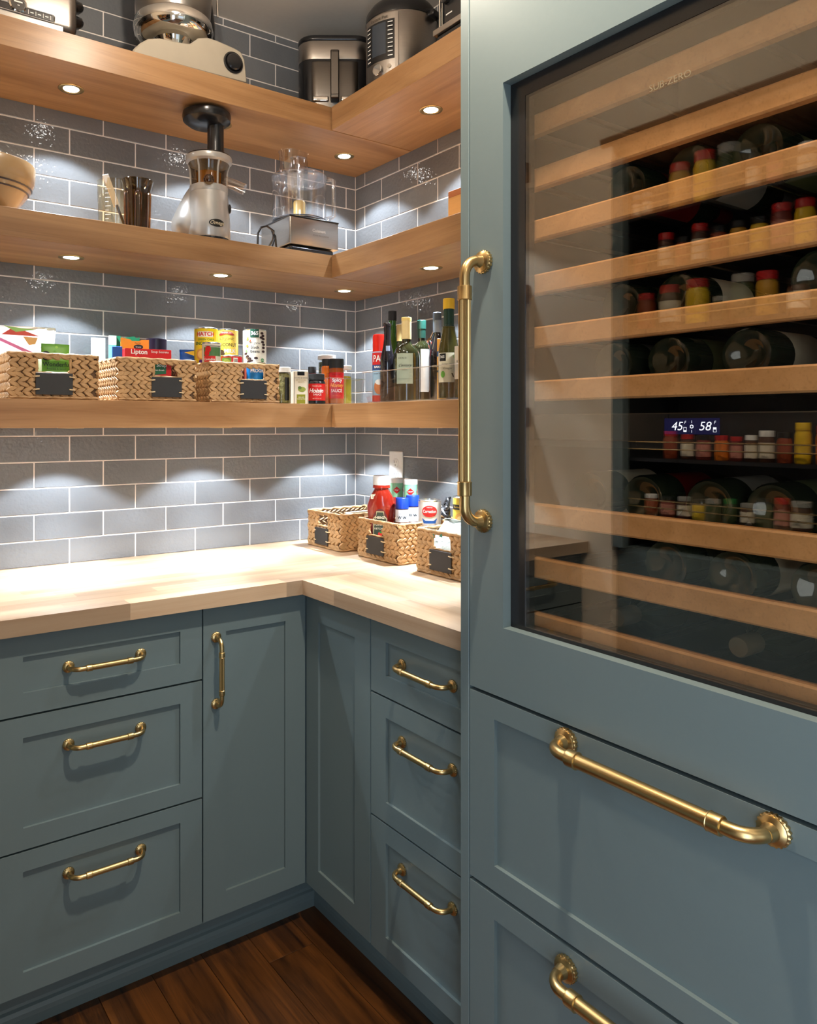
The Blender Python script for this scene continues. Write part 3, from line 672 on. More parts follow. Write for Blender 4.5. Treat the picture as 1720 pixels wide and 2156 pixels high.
# ------------------------------------------------------------------ woven baskets
def lump(m, c, ang, nrm, L_, W_, T_):
    # flat pointed strand lying on a wall whose outward normal is nrm (in xy)
    n = Vector((nrm[0], nrm[1], 0)); t = Vector((-nrm[1], nrm[0], 0)); u = Vector((0, 0, 1))
    a = t*math.cos(ang)+u*math.sin(ang); b = n.cross(a)
    c = Vector(c); rings = []
    for s, w in ((-1.0, 0.10), (-0.62, 0.70), (-0.1, 1.0), (0.5, 0.80), (1.0, 0.12)):
        rings.append([tuple(c+a*(L_*s)+b*(W_*w*math.cos(q))+n*(T_*w*math.sin(q))) for q in (0.0, 0.9, PI-0.9, PI, -PI/2)])
    m.loft(rings)
def basket(label, loc, rz, w, d, h, tagx=0.0, tagw=0.088, tagz=(0.012, 0.068), hole=(0.040, 0.052)):
    t = thing('woven_basket', label, 'basket', loc, rz, 'woven baskets with chalkboard tags')
    r = random.Random(int(w*1e4)+int(loc[0]*1000))
    m = MB(); RH = 0.0122; n = int((h-0.008)/RH)
    hx, hz = hole; z_h0 = h-hz; z_h1 = h-0.008
    for fi, (nx, ny, half, dist) in enumerate(((0, -1, w/2, d/2), (0, 1, w/2, d/2), (1, 0, d/2, w/2), (-1, 0, d/2, w/2))):
        for i in range(n):
            z = 0.007+RH*(i+0.5); sgn = 1 if i % 2 else -1
            step = 0.0200; k = int(2*half/step); 
            for j in range(k+1):
                p = -half+(j+(0.5 if (i//2) % 2 else 0.0))*2*half/k
                if p > half-0.004: continue
                p = max(-half+0.006, min(half-0.006, p))
                if fi < 2 and abs(p-tagx*(1 if fi == 0 else 0)) < hx and z_h0 < z < z_h1: continue
                c = (nx*dist-ny*p*(1), ny*dist+nx*p, z+r.uniform(-1, 1)*0.0008)
                lump(m, c, sgn*0.50+r.uniform(-0.12, 0.12), (nx, ny), 0.0155+r.uniform(-0.0012, 0.0012), 0.0071, 0.0062)
    o = part('weave', m, STRAW, t, ang=50); o['kind'] = 'stuff'
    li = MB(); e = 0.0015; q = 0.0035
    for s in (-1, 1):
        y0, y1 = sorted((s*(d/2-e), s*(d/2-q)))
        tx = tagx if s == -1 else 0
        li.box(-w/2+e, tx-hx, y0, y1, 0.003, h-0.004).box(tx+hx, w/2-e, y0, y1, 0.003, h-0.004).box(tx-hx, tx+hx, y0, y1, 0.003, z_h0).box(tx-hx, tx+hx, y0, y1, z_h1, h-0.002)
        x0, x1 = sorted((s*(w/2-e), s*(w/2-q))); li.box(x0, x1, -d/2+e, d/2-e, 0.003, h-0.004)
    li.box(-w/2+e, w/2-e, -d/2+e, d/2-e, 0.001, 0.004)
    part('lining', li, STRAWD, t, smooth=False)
    def loop(pts, rad, name):
        mm = MB(); P = []
        for a, b in zip(pts, pts[1:]+pts[:1]):
            a, b = Vector(a), Vector(b); k = max(1, int((b-a).length/0.006))
            P += [a+(b-a)*(i/k) for i in range(k)]
        P.append(P[0]); mm.tube(P, rad, 7, lambda i, k: 1.0+0.16*math.cos(k*2*PI/7*2+i*0.9)); return part(name, mm, STRAW, t, ang=60)
    loop([(-w/2, -d/2, h-0.003), (w/2, -d/2, h-0.003), (w/2, d/2, h-0.003), (-w/2, d/2, h-0.003)], 0.0050, 'rim')
    loop([(-w/2, -d/2, 0.005), (w/2, -d/2, 0.005), (w/2, d/2, 0.005), (-w/2, d/2, 0.005)], 0.0045, 'base_cord')
    loop([(tagx-hx, -d/2, z_h0), (tagx+hx, -d/2, z_h0), (tagx+hx, -d/2, z_h1), (tagx-hx, -d/2, z_h1)], 0.0036, 'hand_hole_edge')
    tg = part('chalkboard_tag', MB().box(tagx-tagw/2, tagx+tagw/2, -d/2-0.0085, -d/2-0.0055, tagz[0], tagz[1]), SLATE, t, bevel=0.0006, smooth=False)
    ti = MB()
    for sx_ in (-1, 1):
        for z in (tagz[0]+0.013, tagz[1]-0.010): ti.tube([(tagx+sx_*(tagw/2+0.006), -d/2-0.003, z), (tagx+sx_*(tagw/2+0.001), -d/2-0.0095, z), (tagx+sx_*(tagw/2-0.009), -d/2-0.0095, z+0.001)], 0.0018, 6)
    part('tie', ti, col(214, 190, 150, 0.7), tg)
    return t
s3 = SZ[0][1]
basket('woven basket on the lowest shelf farthest left, holding the fruit-print bag and green nut bag', (-1.169, -0.182, s3), 0, 0.218, 0.244, 0.118, tagx=-0.003, tagw=0.092, hole=(0.042, 0.050))
basket('woven basket on the lowest shelf holding the red soup box, between two others', (-0.893, -0.182, s3), 0, 0.222, 0.244, 0.118, tagx=0.024, tagw=0.088, hole=(0.036, 0.050))
basket('woven basket on the lowest shelf nearest the corner, holding the tall food tins', (-0.620, -0.182, s3), 0, 0.224, 0.244, 0.118, tagx=0.024, tagw=0.088, hole=(0.040, 0.050))
basket('woven basket on the worktop nearest the corner, with an empty-looking hand hole', (-0.150, -0.202, CT), -PI/2, 0.196, 0.244, 0.122, tagx=-0.008, tagw=0.080, hole=(0.034, 0.048))
basket('woven basket on the worktop holding the ketchup bottle', (-0.139, -0.487, CT), -PI/2, 0.200, 0.244, 0.122, tagx=-0.008, tagw=0.086, tagz=(0.018, 0.072), hole=(0.038, 0.048))
basket('woven basket on the worktop beside the tall panel, holding produce bags', (-0.146, -0.784, CT), -PI/2, 0.202, 0.244, 0.124, tagx=0.000, tagw=0.088, tagz=(0.016, 0.072), hole=(0.038, 0.050))

# ------------------------------------------------------------------ soft bags
def bag(name, label, x, y, z, w, d, h, mat, items=(), rz=None, tilt=0, seed=1, cat='bag', crease=0.004, group=None):
    t = thing(name, label, cat, (x, y, z), face(x, y) if rz is None else rz, group)
    if tilt: t.rotation_euler = (0, tilt, t.rotation_euler[2])
    r = random.Random(seed); m = MB(); rings = []; K = 22
    for q in (0.0, 0.08, 0.3, 0.55, 0.8, 0.93, 0.97, 1.0):
        dd = d*(0.55 if q == 0 else 1.0 if q < 0.6 else max(0.06, 1-((q-0.55)/0.42)**1.6)); ww = w*(0.92+0.08*abs(2*q-1))
        ring = []
        for k in range(K):
            a = 2*PI*k/K; c, s_ = math.cos(a), math.sin(a)
            px = math.copysign(abs(c)**0.45, c)*ww/2; py = math.copysign(abs(s_)**0.7, s_)*dd/2
            ring.append((px+r.uniform(-1, 1)*crease*0.4, py+r.uniform(-1, 1)*crease*(0.3 if s_ < 0 else 1), q*h+(r.uniform(-1, 1)*crease*0.5 if 0 < q < 1 else 0)))
        rings.append(ring)
    m.loft(rings); part('bag_body', m, mat, t, ang=70)
    if items: deco(t, Wrap(d=d/2+0.001), items)
    return t
BAGW = col(236, 232, 226, 0.45)
bag('fruit_bag', 'white plastic bag printed with red fruit and a pink stripe, in the leftmost shelf basket', -1.215, -0.15, s3+0.006, 0.165, 0.075, 0.196, BAGW,
    [('p', [(-0.055, .168), (-0.03, .186), (0.0, .181), (0.042, .166)], col(226, 90, 80)), ('p', [(-0.035, .190), (-0.05, .192), (-0.02, .176), (0.03, .184), (-0.01, .187)], col(170, 214, 130)), ('p', [(-0.003, .165), (0.035, .163), (0.028, .145), (0.012, .142)], col(244, 176, 120)), ('p', [(-0.078, .160), (-0.070, .164), (0.03, .120), (0.012, .118)], col(240, 130, 190))], rz=-0.15, seed=4)
bag('nut_bag', 'green nut bag seen above and through the leftmost shelf basket', -1.160, -0.270, s3+0.006, 0.072, 0.030, 0.141, col(92, 150, 40, 0.4),
    [('e', -0.026, 0.108, 0.012, 0.012, BK), ('t', 'GET\nCRACKIN', -0.026, 0.108, 0.0045, WH), ('t', 'Wonderful', 0.0, 0.086, 0.0155, BK, {'bold': 0.012}), ('t', 'Roasted & Salted', 0.0, 0.075, 0.0070, BK), ('e', 0.0, 0.131, 0.004, 0.003, col(150, 200, 90))], seed=8, crease=0.002, rz=-0.05)
bag('nut_pouch', 'small plain green pouch lying against the green nut bag', -1.108, -0.262, s3+0.006, 0.036, 0.022, 0.092, col(70, 140, 34, 0.4), seed=9, rz=0.1, crease=0.002)
carton('paper_packet', 'white paper packet standing at the back of the middle shelf basket', -0.999, -0.105, s3+0.006, 0.040, 0.02, 0.182, WH, [('r', -0.02, 0.02, 0.165, 0.168, col(200, 205, 215))], cat='packet')
carton('tea_box', 'tall white and teal carton behind the middle shelf basket rim', -0.965, -0.13, s3+0.006, 0.022, 0.06, 0.186, col(120, 210, 190), [('r', -0.011, 0.011, 0.160, 0.186, WH)])
gb = carton('open_carton', 'open dark green carton with torn flap in the middle shelf basket', -0.930, -0.135, s3+0.006, 0.084, 0.045, 0.172, col(10, 120, 80, 0.5), [('r', -0.040, 0.040, 0.150, 0.153, col(160, 190, 180))])
part('torn_flap', MB().prism([(-0.042, 0.171), (-0.042, 0.189), (-0.012, 0.187), (-0.006, 0.179), (0.004, 0.184), (0.026, 0.187), (0.034, 0.182), (0.042, 0.186), (0.042, 0.171)], -0.0225, -0.0215), col(14, 130, 88, 0.5), gb, smooth=False)
carton('blue_packet', 'small blue packet beside the orange packet in the middle shelf basket', -0.975, -0.205, s3+0.006, 0.028, 0.02, 0.150, col(20, 80, 170, 0.4), cat='packet')
og = carton('orange_packet', 'orange seasoning packet with a notched top behind the red soup box', -0.930, -0.222, s3+0.006, 0.078, 0.012, 0.164, col(240, 160, 30, 0.45), [('t', 'TACO', 0.008, 0.160, 0.006, BK), ('e', 0.010, 0.150, 0.013, 0.007, BK), ('t', 'Simply', 0.010, 0.150, 0.006, WH)])
part('notched_top', MB().prism([(-0.039, 0.163), (-0.039, 0.176), (-0.012, 0.171), (-0.008, 0.167), (0.012, 0.167), (0.018, 0.170), (0.039, 0.171), (0.039, 0.163)], -0.006, -0.005), col(240, 160, 30, 0.45), og, smooth=False)
carton('soup_box', 'red soup mix box lying across the front of the middle shelf basket', -0.912, -0.272, s3+0.006, 0.130, 0.030, 0.140, col(196, 22, 22, 0.35),
    [('t', 'Lipton', -0.026, 0.131, 0.018, WH, {'bold': 0.02}), ('t', 'Soup Secrets', 0.032, 0.133, 0.0095, WH), ('p', [(-0.030, .102), (0.010, .108), (0.050, .104), (0.050, .072), (0.010, .068), (-0.030, .074)], col(24, 100, 62)), ('t', 'Noodle Soup', 0.012, 0.096, 0.0145, WH, {'shear': 0.1, 'bold': 0.01}), ('t', 'with Real Chicken Broth', 0.012, 0.082, 0.0065, WH), ('e', 0.020, 0.056, 0.034, 0.012, col(230, 190, 170))], rz=-0.10)
jar('dark_jar', 'jar with dark purple lid at the right of the middle shelf basket', -0.846, -0.165, s3+0.006, 0.031, 0.183, col(50, 16, 12, 0.3), col(26, 20, 44, 0.3), lidh=0.045, neck=0.95, glass=False, lidR=0.0315)
bag('snack_bag', 'blue and yellow snack bag leaning behind the tins basket', -0.735, -0.140, s3+0.006, 0.050, 0.03, 0.160, col(20, 90, 190, 0.35), [('p', [(-0.01, .150), (0.02, .156), (0.02, .140)], YEL)], seed=12, crease=0.003)
# tins: the lower ones carry the taller row
CR = 0.0365
for x, y, hh, who in ((-0.685, -0.165, 0.114, 'enchilada sauce tin'), (-0.600, -0.135, 0.118, 'coconut milk tin'), (-0.516, -0.165, 0.120, 'black beans tin'), (-0.704, -0.246, 0.083, 'tomato tin')):
    can_('food_tin', 'plain tin hidden in the basket, standing under the %s' % who, x, y, s3+0.005, 0.036 if hh > .1 else .028, hh, col(140, 60, 40), (), 'support tins in the corner shelf basket')
can_('enchilada_sauce_tin', 'yellow enchilada sauce tin, leftmost of the tall tins', -0.685, -0.165, s3+0.1195, 0.0365, 0.113, col(238, 204, 10, 0.35),
    [('r', -0.026, 0.022, 0.083, 0.100, col(240, 236, 220)), ('t', 'HATCH', -0.002, 0.0915, 0.0165, col(206, 24, 24), {'bold': 0.03}), ('t', 'GREEN CHILE', 0.0, 0.075, 0.0085, col(30, 120, 40), {'bold': 0.015}), ('t', 'ENCHILADA', 0.0, 0.063, 0.0125, col(16, 90, 40), {'bold': 0.025}), ('e', -0.014, 0.030, 0.018, 0.018, col(214, 150, 70)), ('e', -0.014, 0.030, 0.012, 0.012, col(235, 190, 110)), ('e', -0.016, 0.008, 0.006, 0.006, col(90, 40, 120))])
can_('coconut_milk_tin', 'yellow coconut milk tin in the middle of the tall tins', -0.600, -0.135, s3+0.1235, 0.0365, 0.113, col(226, 190, 74, 0.4),
    [('p', [(-0.027, .094), (-0.014, .105), (0.014, .105), (0.027, .094), (0.020, .092), (0.0, .097), (-0.020, .092)], col(150, 30, 30)), ('t', 'TRADER JOE\'S', 0.0, 0.1005, 0.0062, CREAM), ('t', 'Organic', -0.001, 0.082, 0.0145, BK, {'shear': 0.4}), ('t', 'COCONUT', 0.0, 0.062, 0.0150, BK, {'sx': 0.85, 'bold': 0.01}), ('t', 'MILK', 0.010, 0.043, 0.0170, WH, {'bold': 0.03}), ('e', -0.018, 0.036, 0.012, 0.011, col(60, 40, 20))])
def bean(u, v, r=0.004, a=0.0): return ('e', u, v, r*1.5, r, col(46, 22, 16))
can_('black_beans_tin', 'white black beans tin, rightmost of the tall tins', -0.516, -0.165, s3+0.1255, 0.038, 0.114, col(226, 218, 200, 0.5),
    [('r', -0.014, 0.014, 0.086, 0.113, col(10, 66, 44)), ('t', '365', 0.0, 0.099, 0.0160, WH, {'bold': 0.03}), ('t', 'Organic', 0.001, 0.068, 0.0110, BK, {'shear': 0.2}), ('t', 'Black\nBeans', 0.001, 0.048, 0.0128, BK, {'bold': 0.02}), ('p', [(-0.030, .076), (-0.021, .093), (-0.019, .080)], col(120, 180, 40)), ('p', [(-0.022, .070), (-0.010, .082), (-0.012, .072)], col(210, 70, 40)), ('p', [(-0.032, .058), (-0.020, .067), (-0.022, .056)], col(236, 150, 30)), ('p', [(-0.034, .042), (-0.024, .050), (-0.026, .040)], col(70, 150, 50))]
    + [bean(.024, .100), bean(.028, .092), bean(.021, .086), bean(.029, .082), bean(.026, .072), bean(.030, .064), bean(.029, .054), bean(.028, .042), bean(-.022, .026), bean(-.015, .019), bean(-.010, .012), bean(.004, .020), bean(-.028, .034), bean(-.018, .008), ('e', .024, .014, .006, .006, col(60, 120, 70)), ('t', 'USDA', .024, .014, .0045, WH)])
can_('tomato_paste_tin', 'small tomato tin in front of the enchilada sauce tin', -0.704, -0.246, s3+0.0885, 0.028, 0.091, col(206, 200, 180, 0.4),
    [('r', -0.025, 0.035, 0.050, 0.076, col(70, 110, 60)), ('e', -0.014, 0.058, 0.008, 0.009, RED), ('e', -0.010, 0.070, 0.009, 0.010, RED), ('r', -0.023, 0.012, 0.030, 0.050, col(196, 30, 26)), ('t', 'Contadina', -0.0055, 0.040, 0.0092, WH, {'bold': 0.01, 'sx': 0.8}), ('r', -0.02, 0.03, 0.0785, 0.080, BK)])
can_('food_tin', 'short plain tin at the basket bottom, standing under the barcode tins', -0.628, -0.225, s3+0.005, 0.034, 0.036, col(180, 30, 26), ())
can_('barcode_tin', 'short red tin turned to show its barcode, above the hand hole', -0.628, -0.225, s3+0.0415, 0.034, 0.052, col(196, 34, 30, 0.4),
    [('r', -0.03, 0.0, 0.030, 0.048, col(120, 150, 60)), ('r', 0.006, 0.020, 0.006, 0.044, WH)]+[('r', 0.008+0.0016*i, 0.0088+0.0016*i, 0.010, 0.040, BK) for i in range(7)])
can_('barcode_tin', 'short red tin stacked on the other barcode tin', -0.628, -0.225, s3+0.0940, 0.034, 0.052, col(200, 30, 34, 0.4),
    [('r', -0.034, 0.0, 0.022, 0.044, col(110, 150, 60)), ('e', -0.016, 0.032, 0.012, 0.008, col(170, 190, 80)), ('r', 0.006, 0.020, 0.006, 0.044, WH)]+[('r', 0.008+0.0016*i, 0.0088+0.0016*i, 0.010, 0.040, BK) for i in range(7)])
can_('soup_tin', 'blue soup tin seen through the hand hole of the corner shelf basket', -0.560, -0.258, s3+0.065, 0.030, 0.060, col(20, 120, 190, 0.35), [('t', 'PROGRESSO', 0.014, 0.034, 0.0150, WH, {'bold': 0.03, 'sx': 0.85}), ('p', [(-0.02, .046), (0.0, .052), (0.02, .046), (0.0, .045)], ORG)], off=0.12)
can_('food_tin', 'plain tin in the corner shelf basket, standing under the blue soup tin', -0.560, -0.258, s3+0.005, 0.030, 0.0595, col(40, 60, 110), ())

# ------------------------------------------------------------------ jars and boxes to the right of the baskets
OLV = bumpy('pickled_artichokes', (0.22, 0.20, 0.06), 0.3, 55, 1.0, var=0.7, dist=0.01)
CAP = bumpy('green_capers', (0.10, 0.11, 0.03), 0.3, 160, 1.0, var=0.8, dist=0.006)
OIL = bumpy('yellow_oil', (0.36, 0.30, 0.02), 0.1, 20, 0.1, var=0.4)
jar('artichoke_jar', 'jar of pale artichokes with white lid beside the corner shelf basket', -0.452, -0.225, s3, 0.030, 0.118, OLV, WH, lidh=0.016, neck=0.92, lidR=0.031, items=[('r', 0.012, 0.030, 0.012, 0.085, BK)])
carton('olive_oil_carton', 'narrow cream carton with a green artichoke picture and black top', -0.416, -0.275, s3, 0.050, 0.040, 0.103, col(222, 212, 190, 0.5),
    [('r', -0.012, 0.012, 0.090, 0.102, BK), ('t', 'CUCINA & AMORE', 0, 0.082, 0.0052, BK), ('t', 'ARTICHOKE\nHEARTS', 0, 0.072, 0.0062, col(160, 140, 80)), ('e', 0.003, 0.046, 0.013, 0.008, col(140, 150, 60)), ('e', -0.004, 0.051, 0.006, 0.005, col(90, 110, 50)), ('r', -0.014, 0.014, 0.0, 0.030, col(130, 130, 20)), ('t', 'GRILLED\nMARINATED', 0, 0.018, 0.0055, CREAM), ('r', -0.0225, -0.0215, 0.0, 0.1, BK), ('r', 0.0215, 0.0225, 0.0, 0.1, BK)], rz=-0.22)
jar('hoisin_jar', 'dark sauce jar with red label and black lid in front of the honey bottle', -0.346, -0.268, s3, 0.0295, 0.098, BLACKP, BLACKM, lidh=0.018, neck=0.82, glass=False, lab=(0.012, 0.066, col(196, 24, 18, 0.4)),
    items=[('t', 'TRADER JOE\'S', 0.002, 0.058, 0.005, CREAM), ('t', 'Hoisin', -0.001, 0.043, 0.0185, WH, {'bold': 0.03, 'shear': 0.25}), ('t', 'SAUCE', 0.003, 0.031, 0.0088, WH), ('t', 'NET WT 8.5 OZ', 0.002, 0.018, 0.004, CREAM)])
HON = bumpy('amber_honey', (0.72, 0.16, 0.015), 0.08, 20, 0.1, var=0.2, coat=0.5)
jar('honey_bottle', 'orange honey bottle with black lid just behind the spicy honey sauce', -0.262, -0.205, s3, 0.0205, 0.155, HON, BLACKM, lidh=0.022, neck=0.86, glass=False, lidR=0.0185, items=[('t', 'HOT\nHONEY', 0.006, 0.10, 0.008, DKR)])
jar('sauce_bottle', 'dark red sauce bottle mostly hidden behind the honey bottle', -0.297, -0.165, s3, 0.018, 0.130, col(70, 14, 10, 0.2), BLACKM, lidh=0.02, neck=0.7, glass=False, cat='bottle', items=[('r', -0.014, 0.014, 0.03, 0.09, col(120, 60, 50))])
# clear bins
def bin_(label, x0, x1, y0, y1, h, fl, z=s3):
    t = thing('clear_bin', label, 'bin', ((x0+x1)/2, (y0+y1)/2, z), 0, 'clear plastic storage bins'); m = MB(); th = 0.0018
    a, b = (x1-x0)/2, (y1-y0)/2
    def ring(ins, z_, f): return [(-a+ins+f, -b+ins+f, z_), (a-ins-f, -b+ins+f, z_), (a-ins-f, b-ins-f, z_), (-a+ins+f, b-ins-f, z_)]
    m.loft([ring(0, h, 0), ring(0, 0.0, fl)], cap=False)
    part('walls', m, BINPL, t, smooth=False)
    m = MB(); m.add(ring(0.001, 0.0015, fl), [(0, 1, 2, 3)]); part('bottom', m, BINPL, t, smooth=False)
    m = MB(); m.tube(ring(0, h, 0)+ring(0, h, 0)[:1], 0.0016, 6); part('rim', m, thin_rim, t)
    m = MB(); m.tube(ring(0, 0.002, fl)+ring(0, 0.002, fl)[:1], 0.0016, 6); part('bottom_edge', m, thin_rim, t)
    return t
thin_rim = thin_glass('plastic_edge', (0.86, 0.88, 0.90), 1.5, 8.0, 0.20)
bin_('clear plastic bin by the inner corner holding the spicy honey sauce and pickles', -0.310, -0.172, -0.295, -0.06, 0.086, 0.006)
bin_('clear plastic bin in the middle holding the cooking spray and oil bottles', -0.315, -0.03, -0.788, -0.478, 0.092, 0.012)
bin_('clear plastic bin beside the tall panel holding the vinegar bottles', -0.315, -0.03, -1.09, -0.796, 0.092, 0.010)
bt = jar('honey_sauce_bottle', 'red spicy honey sauce bottle with black cap in the first clear bin', -0.255, -0.250, s3+0.003, 0.0245, 0.150, col(150, 70, 20, 0.2), BLACKM, lidh=0.030, neck=0.96, glass=False, lidR=0.0245,
    lab=(0.018, 0.104, col(188, 14, 16, 0.35)), items=[('t', 'TRADER JOE\'S', 0, 0.097, 0.0052, DKR), ('t', 'Spicy', 0.002, 0.078, 0.0165, WH, {'bold': 0.02}), ('t', 'Honey', -0.001, 0.061, 0.0185, col(236, 170, 60), {'shear': 0.5, 'bold': 0.015}), ('t', 'SAUCE', 0.0, 0.043, 0.0140, WH, {'bold': 0.01, 'sx': 0.9}), ('t', 'NET 10 FL OZ', 0, 0.027, 0.0045, ORG)])
jar('pickle_jar', 'tall jar of green pickles with white lid at the back of the first bin', -0.218, -0.135, s3+0.003, 0.030, 0.172, CAP, WH, lidh=0.014, neck=0.95, lidR=0.031, items=[('r', -0.004, 0.024, 0.045, 0.100, CREAM), ('t', 'Cornichons', 0.010, 0.085, 0.005, BK), ('t', 'extra fine', 0.010, 0.070, 0.004, BK)])
jar('pepper_jar', 'short jar of pale peppers in oil with white lid in the first bin', -0.197, -0.215, s3+0.003, 0.0235, 0.132, OIL, WH, lidh=0.012, neck=0.92, lidR=0.0235, fill=0.7)
jar('relish_jar', 'small jar with a white lid and red relish squeezed at the bin edge', -0.190, -0.130, s3+0.003, 0.0165, 0.110, col(170, 40, 20, 0.3), WH, lidh=0.012, neck=0.9)

# ------------------------------------------------------------------ oils, vinegars and cooking spray
b3 = s3+0.003
t = thing('cooking_spray_can', 'red and blue cooking spray can leaning at the left of the middle bin', 'can', (-0.270, -0.505, b3), face(-0.27, -0.505), None)
part('can_body', MB().lathe([(0.0205, 0), (0.0215, 0.002), (0.0215, 0.150), (0.019, 0.156), (0.019, 0.158)], 28), col(150, 190, 214, 0.3), t)
part('cap', MB().lathe([(0.0208, 0.150), (0.0208, 0.196), (0.0195, 0.203), (0.016, 0.205)], 28), col(208, 34, 20, 0.3), t)
deco(t, Wrap(0.0215), [('r', -0.034, 0.034, 0.112, 0.149, col(196, 24, 22)), ('r', -0.034, 0.034, 0.096, 0.112, col(20, 60, 120)), ('r', -0.034, 0.034, 0.0, 0.020, col(196, 40, 30)), ('t', 'PAM', -0.001, 0.130, 0.027, WH, {'bold': 0.02, 'sx': 0.75}), ('t', 'BAKING', 0.0, 0.105, 0.0090, WH, {'bold': 0.03}), ('t', 'SWEET RELEASE', 0, 0.085, 0.0050, BK), ('e', 0.0, 0.045, 0.017, 0.022, col(200, 120, 70)), ('e', 0.0, 0.060, 0.013, 0.008, WH)])
WINE = [(0.92, 0), (1, 0.012), (1, 0.50), (0.93, 0.58), (0.62, 0.68), (0.42, 0.76), (0.36, 0.84), (0.36, 0.90), (0.42, 0.91), (0.42, 0.93)]
BLKG = bumpy('near_black_bottle_glass', (0.010, 0.009, 0.012), 0.05, 20, 0.02, coat=0.6)
GRNG = bumpy('bright_green_bottle_glass', (0.03, 0.13, 0.012), 0.05, 20, 0.02, coat=0.6)
OILG = bumpy('olive_bottle_glass', (0.012, 0.014, 0.005), 0.05, 20, 0.02, coat=0.6)
CLOIL = bumpy('vinegar_liquid', (0.06, 0.052, 0.012), 0.1, 15, 0.05, var=0.3)
bottle('vinegar_bottle', 'slim near-black vinegar bottle with clear neck in front of the green bottle', -0.272, -0.546, b3, 0.0215, 0.235, [(0.93, 0), (1, 0.012), (1, 0.50), (0.95, 0.56), (0.62, 0.70), (0.48, 0.80), (0.48, 0.955), (0.56, 0.96), (0.56, 0.99), (0.5, 1.0)], BLKG, items=[('r', -0.004, 0.008, 0.150, 0.165, col(160, 180, 214))])
bottle('wine_vinegar_bottle', 'tall bright green bottle with black screw cap behind the cooking spray', -0.100, -0.352, s3, 0.0330, 0.312, WINE, GRNG, cap=[(0.0140, 0.280, 0.312, BLACKM)])
bottle('oil_bottle', 'dark bottle with a cream and gold neck wrap, behind the round-shouldered bottle', -0.118, -0.415, s3, 0.0260, 0.258, WINE, OILG, cap=[(0.0112, 0.205, 0.258, col(196, 170, 110, 0.4))])
bottle('oil_bottle', 'round-shouldered olive oil bottle with pale green label and cork-coloured neck wrap', -0.250, -0.609, b3, 0.0395, 0.242, [(0.94, 0), (1, 0.012), (1, 0.50), (0.96, 0.57), (0.80, 0.635), (0.45, 0.68), (0.33, 0.72), (0.33, 0.95)], OILG, cap=[(0.0145, 0.182, 0.242, col(206, 184, 130, 0.45)), (0.0150, 0.236, 0.246, col(214, 186, 110, 0.35))],
    lab=(0.050, 0.050, 0.138, col(150, 160, 140, 0.5)), items=[('t', 'K E N D', -0.006, 0.124, 0.0068, BK), ('t', 'Century', 0.0, 0.103, 0.0115, BK, {'shear': 0.6}), ('t', 'OLIVE OIL', 0.0, 0.090, 0.0035, BK), ('r', -0.022, 0.022, 0.064, 0.0645, BK)], off=-0.15)
bottle('oil_bottle', 'square dark oil bottle with dark green cap and a tall white label', -0.172, -0.585, b3, 0.0245, 0.245, [(0.95, 0), (1, 0.01), (1, 0.66), (0.9, 0.70), (0.52, 0.735), (0.46, 0.76), (0.46, 0.97)], OILG, cap=[(0.0130, 0.192, 0.240, col(24, 60, 50, 0.35)), (0.0138, 0.220, 0.246, col(30, 76, 66, 0.35))], lab=(0.030, 0.03, 0.158, WH), off=0.5)
t = bottle('oil_cruet', 'small clear oil cruet with steel pouring spout at the back of the middle bin', -0.085, -0.525, b3, 0.024, 0.185, [(0.95, 0), (1, 0.01), (1, 0.70), (0.6, 0.85), (0.5, 0.98)], GLASS, liquid=(CLOIL, 0.6), cat='cruet')
part('pour_spout', MB().lathe([(0.012, 0.182), (0.015, 0.190), (0.015, 0.196), (0.006, 0.204)], 18).tube([(0, 0, 0.20), (0.010, -0.004, 0.222), (0.022, -0.008, 0.244)], 0.0035, 8), CHROME, t)
carton('spray_carton', 'slim white and orange carton behind the middle bin bottles', -0.110, -0.575, b3, 0.022, 0.03, 0.185, col(190, 205, 220), [('r', -0.011, 0.011, 0.168, 0.185, col(220, 60, 30)), ('t', 'OIL', 0, 0.10, 0.008, RED), ('r', -0.009, 0.009, 0.09, 0.125, WH)])
bottle('vinegar_bottle', 'black bottle with grey foil neck at the right of the middle bin', -0.158, -0.640, b3, 0.0255, 0.262, WINE, BLKG, cap=[(0.0130, 0.242, 0.264, col(84, 90, 98, 0.3, 0.4)), (0.0125, 0.205, 0.242, col(120, 132, 150, 0.4))])
carton('pasta_carton', 'narrow orange and blue carton between the black bottle and yellow-capped bottle', -0.205, -0.712, b3, 0.026, 0.03, 0.176, col(226, 160, 50, 0.5), [('r', -0.013, 0.013, 0.125, 0.140, col(20, 60, 110)), ('r', -0.013, 0.013, 0.08, 0.086, BK)])
bottle('vinegar_bottle', 'dark bottle with gold cap partly hidden behind the yellow-capped vinegar', -0.100, -0.622, b3, 0.022, 0.305, WINE, BLKG, cap=[(0.0130, 0.279, 0.308, col(206, 176, 96, 0.35, 0.3))])
